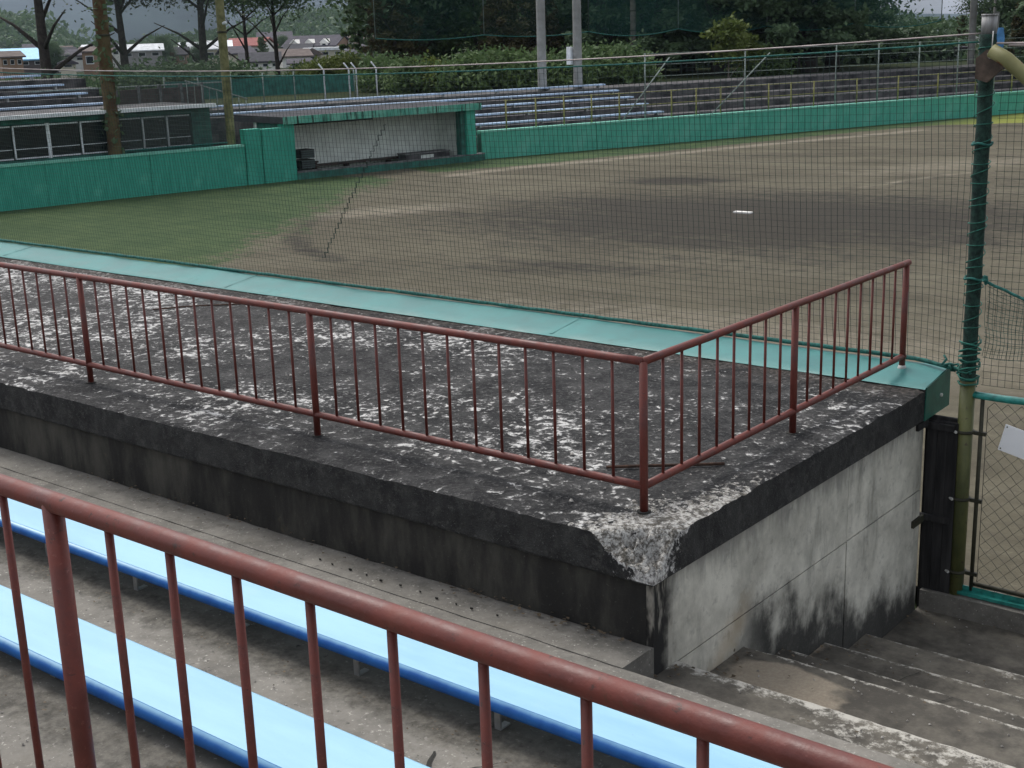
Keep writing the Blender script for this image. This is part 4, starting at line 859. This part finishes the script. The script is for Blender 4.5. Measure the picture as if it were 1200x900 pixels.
# ------------------------------------------------------------------ poles and tall netting
def pole(label, pos, z0, z1, r0, r1, mat, name='net_pole', lean=(0, 0)):
    t = thing(name, label, 'pole', (pos[0], pos[1], z0)); H = z1-z0; n = 30
    MB().tube([(lean[0]*u, lean[1]*u, -0.1+(H+0.1)*u) for u in np.linspace(0, 1, n)], [(r0+(r1-r0)*u)*(1+0.04*nz(u*20, r0)) for u in np.linspace(0, 1, n)], 16).build('shaft', mat, t, True)
    MB().tube([(lean[0], lean[1], H), (lean[0], lean[1], H+0.03)], r1*1.12, 16).build('cap', mat, t, True)
    for u in (0.35, 0.6, 0.85): MB().tube([(lean[0]*u, lean[1]*u, H*u), (lean[0]*u, lean[1]*u, H*u+0.05)], (r0+(r1-r0)*u)*1.12, 16).build('band', 'strap', t, True)
    return t
pp1 = P2(2.98, 0.42, ZF); pp2 = P2(6.02, 0.42, ZF)
p = pole('thick rust-brown net pole rising in front of the windowed building', pp1, ZF, 9, 0.165, 0.14, 'rusty_pole')
V = []; F = []
for k in range(420):        # ivy clinging to the pole
    z = rng.uniform(0.9, 9.0); a = rng.uniform(0, 6.28); r = 0.16+rng.uniform(0, 0.09); c = np.array([r*math.cos(a), r*math.sin(a), z]); q = rng.normal(size=(2, 3)); q /= np.linalg.norm(q, axis=1)[:, None]; q *= 0.05
    o = len(V); V += [c-q[0]-q[1], c+q[0]-q[1], c+q[0]+q[1], c-q[0]+q[1]]; F.append((o, o+1, o+2, o+3))
link('ivy', fast_mesh('ivy', np.array(V), np.array(F), 'leaf_dark'), p)
p = pole('mossy yellow-green net pole behind the taller wall panels', pp2, ZF, 9, 0.11, 0.10, 'mossy_pole')
MB().tube([(0.10, -0.02, 3.9), (0.20, -0.02, 3.92)], 0.04, 8).build('insulator', 'white_paint', p, True)
pole('grey concrete utility pole standing behind the faded benches', P1(5.2, 4.72, 0.09), 0.09, 10, 0.155, 0.12, 'concrete_pole', 'utility_pole')
p = pole('grey concrete utility pole carrying a white box behind the faded benches', P1(6.67, 4.78, 0.09), 0.09, 10, 0.155, 0.12, 'concrete_pole', 'utility_pole')
MB().box((-0.30, -0.22, 0.80), (-0.145, -0.02, 1.38)).build('meter_box', 'sign_white', p)
q = at(1139, 62); pole('slim grey pole beside the bright gap in the trees', q, -0.3, 10, 0.15, 0.13, 'concrete_pole', 'utility_pole')
q = at(1166, 66); pole('grey pole behind the wrapped net pole', q, -0.3, 10, 0.14, 0.12, 'concrete_pole', 'utility_pole')
q = at(742, 58); pole('short pale post under the dark trees', q, 0.0, 3.2, 0.13, 0.12, 'bark_pale', 'post')
def tall_net(label, pts, z0, z1, mat, sag=0.25, spans=3):
    t = thing('tall_net', label, 'net', (pts[0][0], pts[0][1], z0)); a, b = np.array(pts[0][:2]), np.array(pts[1][:2]); n = 60; V = []; F = []; rope = []
    for i in range(n+1):
        u = i/n; p = a+(b-a)*u-a; v = (u*spans) % 1; zb = -sag*4*v*(1-v)
        for j in range(5): V.append((p[0], p[1], zb+(z1-z0-zb)*j/4))
        rope.append((p[0], p[1], zb))
    for i in range(n):
        for j in range(4): F.append((i*5+j, (i+1)*5+j, (i+1)*5+j+1, i*5+j+1))
    link('netting', fast_mesh('netting', np.array(V), np.array(F), mat), t); MB().tube(rope, 0.022, 5).build('edge_rope', 'rope', t, True)
    for k in range(spans+1):
        p = (b-a)*k/spans; MB().tube([(p[0], p[1], 0), (p[0], p[1], z1-z0)], 0.02, 5).build('support_cable', 'grey_post', t, True)
tall_net('pale grey fine-mesh net between the rusty pole and the mossy pole', (P2(2.98, 0.42, 0), P2(6.02, 0.42, 0)), -0.45, 8.8, 'far_net_grey', 0, 1)
n0 = at(440, 54); n1 = at(690, 56); n2 = at(1102, 60)
tall_net('thin green net hanging left of the utility poles', (n0, n1), 1.95, 9.5, 'far_net_thin', 0.12, 2)
tall_net('high dark green net hanging in scallops in front of the dark trees', (n1, n2), 1.95, 9.5, 'far_net_green', 0.22, 4)
n3 = at(1096, 60); n4 = at(1240, 62)
tall_net('dark green net strip above the bright gap in the trees', (n3, n4), 3.45, 9.5, 'far_net_green', 0.0, 2)

# ------------------------------------------------------------------ far ground, hills, mountain
def offs(x, y): return float((np.array([x, y])-A1)@N1)
def ground_h(x, y):
    o = max(offs(x, y), float((np.array([x, y])-A2)@N2)-1.0); d = math.hypot(x-CAM[0], y-CAM[1])
    if o < 4.5: return -1.62
    z = -0.02
    return z-min(1.25, max(0, (o-35)/90*1.25))
def build_ground():
    rr = np.concatenate([np.arange(0, 90, 3.0), np.geomspace(90, 9000, 40)]); na = 200; V = []; idx = {}
    aa = np.linspace(0, 2*math.pi, na, endpoint=False)
    for r in rr:
        for a in aa:
            x = CAM[0]+r*math.cos(a); y = CAM[1]+r*math.sin(a); V.append((x, y, ground_h(x, y)+(0.05*nz(x, y, 0, 0.2) if r > 70 else 0)))
    F = [(i*na+j, (i+1)*na+j, (i+1)*na+(j+1) % na, i*na+(j+1) % na) for i in range(len(rr)-1) for j in range(na)]
    tag(link('ground', fast_mesh('ground', np.array(V), np.array(F), 'far_ground', True)), kind='structure')
build_ground()
def ridge(name, D, depth, prof, mat, amp, sc, nseg=240, zb=-3):
    """prof: list of (px, height)"""
    px = np.linspace(-500, 1700, nseg); hs_ = np.interp(px, [p[0] for p in prof], [p[1] for p in prof]); V = []; m = 14
    for i, x in enumerate(px):
        d = dirn(x)
        for j in range(m):
            u = j/(m-1); p = CAM[:2]+d*(D+depth*u); h = hs_[i]*math.sin(u*math.pi/2)**0.8
            V.append((p[0], p[1], zb+h*(1+0.10*amp*nz(p[0], p[1], 0, sc*0.3))+amp*hs_[i]*0.05*fb(p[0], p[1], 0, sc, 4)*u))
    F = [(i*m+j, (i+1)*m+j, (i+1)*m+j+1, i*m+j+1) for i in range(nseg-1) for j in range(m-1)]
    return tag(link(name, fast_mesh(name, np.array(V), np.array(F), mat)), kind='structure')
ridge('mountain', 2600, 900, [(-500, 150), (0, 122), (60, 118), (130, 126), (250, 150), (380, 130), (430, 92), (470, 78), (560, 92), (700, 110), (1000, 40), (1080, 24), (1140, 20), (1700, 60)], 'mountain', 1.0, 0.004)
ridge('wooded_hill', 420, 160, [(-500, 18), (0, 17), (40, 15), (70, 10), (100, 5), (140, 3), (200, 6), (300, 9), (350, 14), (440, 15), (600, 14), (900, 10), (1080, 2), (1150, 2), (1300, 12), (1700, 14)], 'hill', 1.2, 0.03)

# ------------------------------------------------------------------ forest cover on the hill
# ------------------------------------------------------------------ trees
def leaf_quads(C, size, flat=0.0, seed=0):
    g = np.random.default_rng(seed); n = len(C); a = g.normal(size=(n, 3)); a[:, 2] *= (1-flat); a /= np.linalg.norm(a, axis=1)[:, None]
    b = g.normal(size=(n, 3)); b[:, 2] *= (1-flat); b -= a*(a*b).sum(1)[:, None]; b /= np.linalg.norm(b, axis=1)[:, None]+1e-9
    s = size*(0.55+0.9*g.random(n))[:, None]; a = a*s; b = b*s*0.55
    V = np.stack([C-a, C-b*0.9+a*0.1, C+a, C+b], 1).reshape(-1, 3); F = np.arange(4*n).reshape(n, 4); return V, F
def crown_broad(n, R, H, zc, seed, ncl=60, fill=0.25):
    g = np.random.default_rng(seed); d = g.normal(size=(ncl, 3)); d /= np.linalg.norm(d, axis=1)[:, None]; rad = (fill+(1-fill)*g.random(ncl)**0.5)[:, None]
    C = d*rad*np.array([R, R, H]); C[:, 2] += zc; k = g.integers(0, ncl, n); sp = (0.16+0.16*g.random(ncl))[k][:, None]*R
    return C[k]+g.normal(size=(n, 3))*sp*np.array([1, 1, 0.6])
def crown_layer(n, R, z0, z1, seed, nb=46, top=0.25, droop=0.12):
    g = np.random.default_rng(seed); P = []; per = n//nb
    for i in range(nb):
        u = (i+0.5)/nb; z = z0+(z1-z0)*u; a = i*2.399+g.normal()*0.3; L = R*(1-(1-top)*u)*(0.65+0.5*g.random()); t = g.random(per)**0.7
        w = 0.22*R*(1-0.6*t)*0.9; x = t*L; y = g.normal(size=per)*w*0.55; zz = z-droop*L*t**1.5+g.normal(size=per)*0.09*R*0.5+0.1*R*t
        P.append(np.stack([x*math.cos(a)-y*math.sin(a), x*math.sin(a)+y*math.cos(a), zz], 1))
    return np.concatenate(P)
def trunk_mb(h, r, limbs, seed, z0=0.0):
    g = random.Random(seed); mb = MB(); pts = []
    for i in range(9): u = i/8; pts.append((0.12*h*0.1*math.sin(u*3+seed)*u, 0.1*h*0.1*math.sin(u*4+seed*2)*u, -0.2+(h+0.2)*u))
    mb.tube(pts, [r*(1.25 if i == 0 else 1)*(1-0.75*i/8) for i in range(9)], 9)
    for k in range(limbs):
        u = 0.22+0.7*k/max(1, limbs); a = k*2.4+g.random(); L = h*(0.42-0.25*u); p0 = np.array(pts[int(u*8)]); e = p0+np.array([L*math.cos(a), L*math.sin(a), L*(0.55+0.4*g.random())])
        mb.tube([p0, p0*0.5+e*0.5+np.array([0, 0, 0.06*L]), e], [r*(1-0.7*u)*0.55, r*0.28*(1-0.5*u), r*0.08], 6)
    return mb
PROTO = {}
def tree_proto(key, kind, leafmat, bark, n, R, H, zc, size, seed, th, tr, limbs, z0=1.0, top=0.25, ncl=60):
    if kind == 'broad': C = crown_broad(n, R, H, zc, seed, ncl)
    elif kind == 'layer': C = crown_layer(n, R, z0, H, seed, top=top)
    V, F = leaf_quads(C, size, 0.45 if kind == 'layer' else 0.15, seed)
    PROTO[key] = (fast_mesh('crown', V, F, leafmat), trunk_mb(th, tr, limbs, seed).mesh('trunk', bark, True))
def plant(key, px, D, label, rz=0.0, sc=1.0, group=None, name='tree', z=None, cat='tree'):
    p = at(px, D); zz = ground_h(p[0], p[1])-0.05 if z is None else z
    t = thing(name, label, cat, (p[0], p[1], zz), group, rz); t.scale = (sc, sc, sc)
    cr, tr = PROTO[key]; link('crown', cr, t); link('trunk', tr, t); return t
tree_proto('dark1', 'layer', 'leaf_dark', 'bark', 22000, 3.6, 12.5, 0, 0.13, 11, 12, 0.30, 9, 1.1, 0.18)
tree_proto('dark2', 'broad', 'leaf_dark', 'bark', 22000, 3.4, 4.6, 6.0, 0.13, 12, 9, 0.28, 9, ncl=80)
tree_proto('high', 'broad', 'leaf_dark', 'bark', 15000, 3.8, 2.7, 7.5, 0.11, 22, 8.5, 0.17, 9, ncl=90)
tree_proto('mid1', 'layer', 'leaf_mid', 'bark', 10000, 3.0, 8.5, 0, 0.15, 13, 8, 0.16, 7, 0.9, 0.3)
tree_proto('brown1', 'layer', 'leaf_brown', 'bark', 9000, 2.8, 7.0, 0, 0.14, 14, 7, 0.16, 8, 0.5, 0.4)
tree_proto('airy', 'broad', 'leaf_grey', 'bark', 16000, 3.8, 2.8, 7.0, 0.10, 15, 7.5, 0.24, 10, ncl=110)
tree_proto('cyp', 'layer', 'leaf_mid', 'bark', 5000, 1.15, 8.0, 0, 0.14, 16, 7.5, 0.10, 4, 1.4, 0.15)
tree_proto('bush', 'broad', 'leaf_mid', 'bark', 3200, 1.5, 0.85, 0.75, 0.12, 17, 1.1, 0.05, 4, ncl=40)
tree_proto('bushl', 'broad', 'leaf_light', 'bark', 3000, 1.2, 0.85, 0.8, 0.12, 18, 1.0, 0.05, 4, ncl=36)
tree_proto('hedge', 'broad', 'leaf_dark', 'bark', 3600, 2.2, 0.62, 0.5, 0.12, 19, 0.9, 0.06, 3, ncl=50)
tree_proto('sap', 'broad', 'leaf_light', 'bark_pale', 1500, 0.75, 1.0, 1.6, 0.11, 20, 2.0, 0.04, 4, ncl=22)
def forest():
    me = bpy.data.objects['wooded_hill'].data; n = len(me.vertices); co = np.empty(n*3, np.float32); me.vertices.foreach_get('co', co); co = co.reshape(-1, 3)/S
    g = np.random.default_rng(5); k = g.integers(0, n, 5200); C = co[k]+g.normal(size=(5200, 3))*np.array([5, 5, 0.6]); P = []
    for c in C:
        h = 2+2*g.random(); q = g.normal(size=(7, 3))*np.array([1.3, 1.3, 0.9]); q[:, 2] += h*0.5; P.append(c+q)
    V, F = leaf_quads(np.concatenate(P), 1.1, 0.1, 6); tag(link('forest', fast_mesh('forest', V, F, 'leaf_dark')), 'distant wooded hillside behind the houses', 'forest', kind='stuff')
forest()
# left broadleaf trees
plant('airy', 50, 62, 'forked broadleaf tree with thick dark trunk behind the blue-roofed house view', 0.3, 1.15)
plant('airy', 143, 66, 'slender broadleaf tree next to the rusty net pole', 2.0, 0.95)
plant('airy', 237, 68, 'broadleaf tree with grey-green crown seen through the pale net', 4.1, 1.0)
plant('high', 323, 72, 'dark-crowned tree with thin trunk in front of the houses', 1.0, 0.80)
plant('high', 288, 84, 'dark high-crowned tree right behind the mossy pole', 2.6, 0.85)
plant('cyp', 421, 74, 'slim light-green conifer in front of the brown-gabled house', 0.0, 0.95)
plant('dark2', 478, 60, 'large dense dark tree beside the scalloped net edge', 0.5, 0.95)
plant('dark2', 500, 76, 'dark rounded tree half hidden behind the large dense tree', 3.2, 1.0)
plant('brown1', 462, 57, 'olive-brown low tree under the large dense tree', 1.2, 0.62)
plant('brown1', 505, 62, 'brown-tinged tree in the undergrowth', 2.5, 0.60)
plant('mid1', 556, 60, 'layered green tree with spreading flat branches left of the utility poles', 0.4, 0.85)
plant('mid1', 604, 66, 'taller layered green tree left of the utility poles', 2.2, 1.05)
plant('brown1', 590, 56, 'brownish low conifer at the foot of the layered green trees', 0.9, 0.55)
plant('brown1', 628, 60, 'brownish low conifer right beside the first utility pole', 3.9, 0.60)
plant('mid1', 662, 62, 'bright green tree seen between the two utility poles', 1.7, 0.85)
plant('dark1', 560, 92, 'dark conifer far behind the layered green trees', 1.3, 1.1)
plant('dark1', 640, 88, 'dark conifer far behind the first utility pole', 0.3, 1.1)
for k, (px, D, sc) in enumerate([(706, 61, 1.0), (738, 66, 1.1), (772, 60, 1.0), (806, 65, 1.1), (842, 59, 1.0), (876, 64, 1.1), (905, 58, 1.0), (930, 66, 1.0), (950, 59, 1.0), (976, 63, 1.0)]):
    plant('dark1', px, D, 'tall dark conifer in the dense row behind the scalloped net', k*1.13, sc, 'dark conifers behind the far stand')
for k, (px, D) in enumerate([(690, 80), (760, 82), (830, 80), (900, 82), (970, 80), (995, 84)]):
    plant('dark2', px, D, 'dark broad tree standing in the second row behind the conifers', k*0.9, 1.05, 'dark broad trees in the second row')
plant('dark2', 1168, 84, 'dark pine-like tree behind the slim grey pole', 0.6, 0.5)
plant('brown1', 1126, 100, 'brownish low conifer in the bright gap between the trees', 0.2, 0.32)
plant('dark1', 1238, 62, 'dark conifer behind the wrapped net pole', 0.2, 1.0); plant('dark1', 1290, 58, 'dark conifer past the olive brace pipe', 2.2, 1.0)
plant('brown1', 1212, 60, 'brown-tinged low conifer past the wrapped net pole', 1.2, 0.6)
for k, (px, D, sc, key) in enumerate([(376, 60, 0.72, 'bushl'), (396, 62, 0.8, 'bushl'), (418, 63, 0.75, 'bush'), (446, 52, 0.75, 'bush'), (478, 50, 0.7, 'bush'), (512, 50, 0.7, 'bushl'), (540, 49, 0.75, 'bush'), (575, 50, 0.8, 'bush'), (612, 50, 0.75, 'bush'), (660, 50, 0.75, 'bush'), (700, 52, 0.8, 'bush'), (730, 52, 0.8, 'brown'), (893, 56, 0.7, 'bush'), (352, 64, 0.55, 'bush')]):
    if key == 'brown': key = 'bush'
    plant(key, px, D, 'yellow-green shrub behind the far stand' if key == 'bushl' else 'mid-green rounded shrub behind the far stand', k*0.7, sc, 'yellow-green shrubs' if key == 'bushl' else 'green shrubs behind the far stand', 'shrub', cat='shrub')
plant('sap', 854, 53, 'bright yellow-green sapling in front of the dark conifers', 0.4, 0.95, None, 'sapling'); plant('sap', 873, 54, 'smaller pale green sapling near the bright sapling', 1.4, 0.7, None, 'sapling')
for k, px in enumerate((700, 745, 790, 835, 880, 925, 970, 1015, 1055)): plant('hedge', px, 73, 'dark undergrowth clump beneath the conifers', k*1.1, 1.5, 'undergrowth beneath the conifers', 'undergrowth', cat='undergrowth')
for k, px in enumerate((165, 195, 222, 250)): plant('hedge', px, 54+k, 'dark clipped hedge clump above the brown parapet', k*1.3, 0.9, 'hedge clumps', 'hedge', cat='hedge')
for k, px in enumerate((5, 35, 62, 92)): plant('hedge', px, 52, 'low green hedge clump above the upper benches', k*1.7, 0.62, 'low hedge clumps', 'hedge', cat='hedge')

# ------------------------------------------------------------------ houses
def house(px0, px1, yb, D, hw, hr, depth, wall, roof, label, ridge_along=True, gable=None, wins=3, skew=0.0, z0=None, roofname='roof', flat=False, dormers=0):
    pc = at((px0+px1)/2, D); d = dirn((px0+px1)/2); W = (px1-px0)*D/FPX; ax = np.array([d[1], -d[0]]); ca, sa = math.cos(skew), math.sin(skew); ax = np.array([ax[0]*ca-ax[1]*sa, ax[0]*sa+ax[1]*ca])
    zb = CAM[2]-(yb-(60-(px0+px1)/2*0.032))*D/FPX if z0 is None else z0
    t = thing('house', label, 'house', (pc[0], pc[1], zb), rz=math.atan2(ax[1], ax[0])); w2 = W/2; ov = 0.35
    hw, hr = hw*D/FPX, hr*D/FPX
    MB().box((-w2, 0, -1.5), (w2, depth, hw)).build('wall', wall, t)
    if flat: MB().box((-w2-ov, -ov, hw), (w2+ov, depth+ov, hw+hr)).build('roof', roof, t)
    elif ridge_along:      # ridge parallel to the view-facing eave
        rf = MB().prism([(-ov, hw-0.06), (depth/2, hw+hr), (depth+ov, hw-0.06), (depth+ov, hw+0.10), (depth/2, hw+hr+0.18), (-ov, hw+0.10)], 'x', -w2-ov, w2+ov).build('roof', roof, t)
        g = MB().prism([(0, hw), (depth, hw), (depth/2, hw+hr)], 'x', -w2, w2).build('gable', gable or wall, t)
        if dormers:
            for k in range(dormers):
                xc = -w2+W*(k+0.7)/(dormers+0.4); dw = W*0.07; q = MB().box((xc-dw, -0.1, hw-0.1), (xc+dw, depth*0.3, hw+hr*0.35)).build('dormer', 'wall_white', t)
                MB().prism([(xc-dw*1.2, hw+hr*0.35), (xc+dw*1.2, hw+hr*0.35), (xc, hw+hr*0.75)], 'y', -0.2, depth*0.4).build('dormer_roof', 'wall_white', q); MB().box((xc-dw*0.45, -0.13, hw), (xc+dw*0.45, -0.105, hw+hr*0.25)).build('pane', 'glass_dark', q)
    else:
        MB().prism([(-w2-ov, hw-0.06), (w2+ov, hw-0.06), (w2+ov, hw+0.10), (0, hw+hr+0.18), (-w2-ov, hw+0.10)], 'y', -ov, depth+ov).build('roof', roof, t)
        MB().prism([(-w2, hw), (w2, hw), (0, hw+hr)], 'y', -0.001, depth).build('gable', gable or wall, t)
    for k in range(wins):
        xc = -w2+W*(k+0.5)/wins; ww = min(0.55, W/wins*0.28); f = MB().box((xc-ww, -0.05, hw*0.35), (xc+ww, 0.0-0.002, hw*0.80)).build('window', 'white_paint', t); MB().box((xc-ww*0.85, -0.07, hw*0.40), (xc+ww*0.85, -0.052, hw*0.76)).build('pane', 'glass_dark', f)
    return t
house(30, 62, 72, 200, 12, 7, 7, 'wall_dark', 'roof_grey', 'grey-roofed house behind the blue-roofed house')
house(6, 46, 77, 180, 8, 11, 7, 'wall_dark', 'sky_tarp', 'house with a bright sky-blue roof', skew=0.1)
house(0, 22, 78, 170, 12, 5, 5, 'wall_brown', 'roof_brown', 'small brown house next to the blue-roofed house', skew=0.2)
house(60, 95, 72, 205, 7, 6, 7, 'wall_white', 'roof_grey', 'pale house with grey roof right of the thick forked trunk', dormers=1)
house(68, 84, 78, 165, 5, 4, 4, 'wall_cream', 'roof_grey', 'tiny cream house with gable facing out', ridge_along=False, wins=1)
house(96, 126, 80, 170, 20, 4, 5, 'wall_brown', 'roof_brown', 'boxy brown building beside the rusty pole', wins=2)
house(143, 186, 68, 190, 9, 6, 8, 'wall_grey', 'roof_white', 'low house with a white metal roof')
house(238, 268, 72, 185, 15, 8, 7, 'wall_cream', 'roof_white', 'cream house with white roof behind the mossy pole', wins=2)
house(262, 304, 68, 200, 14, 8, 8, 'wall_white', 'roof_red', 'house with a faded red roof', skew=-0.3)
house(268, 296, 74, 176, 12, 7, 6, 'wall_cream', 'roof_grey', 'cream house with grey roof and small dark window', wins=1, skew=0.25)
house(282, 324, 79, 160, 8, 9, 6, 'wall_white', 'roof_dark', 'low house with wide dark grey roof', wins=4)
house(304, 340, 58, 240, 12, 7, 8, 'wall_white', 'roof_grey', 'white two-storey house standing furthest back')
house(331, 392, 68, 225, 14, 11, 9, 'wall_white', 'roof_grey', 'large house with purple-grey roof, brown gable and white dormers', gable='wall_brown', dormers=3, skew=-0.35)
house(393, 428, 66, 230, 14, 10, 9, 'wall_brown', 'roof_brown', 'brown-gabled house beside the slim conifer', dormers=1, skew=-0.35, wins=2)
house(424, 450, 70, 222, 16, 8, 8, 'wall_white', 'roof_grey', 'grey-roofed white house right of the slim conifer', wins=2)
house(330, 362, 77, 175, 12, 7, 6, 'wall_white', 'roof_brown', 'white house with low brown roof', wins=2, skew=0.15)
house(358, 402, 66, 200, 8, 3, 8, 'wall_cream', 'roof_white', 'long low building with a flat white roof', flat=True)
house(356, 374, 72, 178, 9, 6, 5, 'wall_cream', 'roof_brown', 'small cream house with gable facing out below the white flat roof', ridge_along=False, wins=1)
house(338, 360, 82, 150, 9, 4, 4, 'wall_white', 'roof_grey', 'small pale shed in front of the houses', wins=2)
_hr = random.Random(11)
for k in range(16):
    px = [52, 64, 78, 104, 128, 152, 176, 206, 226, 250, 292, 318, 348, 380, 410, 440][k]; D = 205+_hr.random()*60; w_ = 18+_hr.random()*14
    house(px-w_/2, px+w_/2, 66+_hr.random()*8, D, 7+_hr.random()*4, 5+_hr.random()*3, 6, ['wall_white', 'wall_cream', 'wall_grey', 'wall_brown'][k % 4], ['roof_grey', 'roof_brown', 'roof_dark', 'roof_white', 'roof_grey'][k % 5],
          'small far house in the town with %s walls and %s roof' % (['white', 'cream', 'grey', 'brown'][k % 4], ['grey', 'brown', 'dark', 'white', 'bluish grey'][k % 5]), wins=2, skew=_hr.uniform(-0.4, 0.4))
for k in range(14):
    px = [-8, 58, 92, 118, 190, 200, 214, 232, 258, 306, 330, 366, 434, 452][k]; plant(['mid1', 'dark2', 'brown1'][k % 3], px, 185+_hr.random()*60, '%s garden tree growing between the houses of the town' % ('green spreading', 'dark round', 'brownish')[k % 3], k*0.7, 0.30+0.18*_hr.random(), '%s garden trees among the houses' % ('green', 'dark', 'brownish')[k % 3])
house(1050, 1150, 80, 120, 45, 2, 8, 'wall_white', 'roof_white', 'white building filling the gap between the trees', flat=True, wins=0)  # added white block that gives the gap its brightness
house(765, 815, 95, 110, 26, 4, 8, 'wall_white', 'roof_grey', 'white building glimpsed under the dark conifers', flat=True, wins=0)
house(1096, 1124, 84, 72, 30, 2, 3, 'wall_grey', 'roof_grey', 'small pale grey shed behind the far stand', flat=True, wins=2)

# ------------------------------------------------------------------ haze
hm = bpy.data.materials.new('haze_air'); hm.use_nodes = True; hm.node_tree.nodes.clear()
hv = hm.node_tree.nodes.new('ShaderNodeVolumePrincipled'); ho = hm.node_tree.nodes.new('ShaderNodeOutputMaterial'); hm.node_tree.links.new(hv.outputs[0], ho.inputs['Volume'])
hv.inputs['Color'].default_value = (0.62, 0.74, 0.95, 1); hv.inputs['Density'].default_value = 0.00010; hv.inputs['Anisotropy'].default_value = 0.2
hb = MB().box((-6000, -6000, -6), (6000, 6000, 190)).mesh('haze', None); hb.materials.append(hm)
tag(link('haze', hb), kind='stuff')
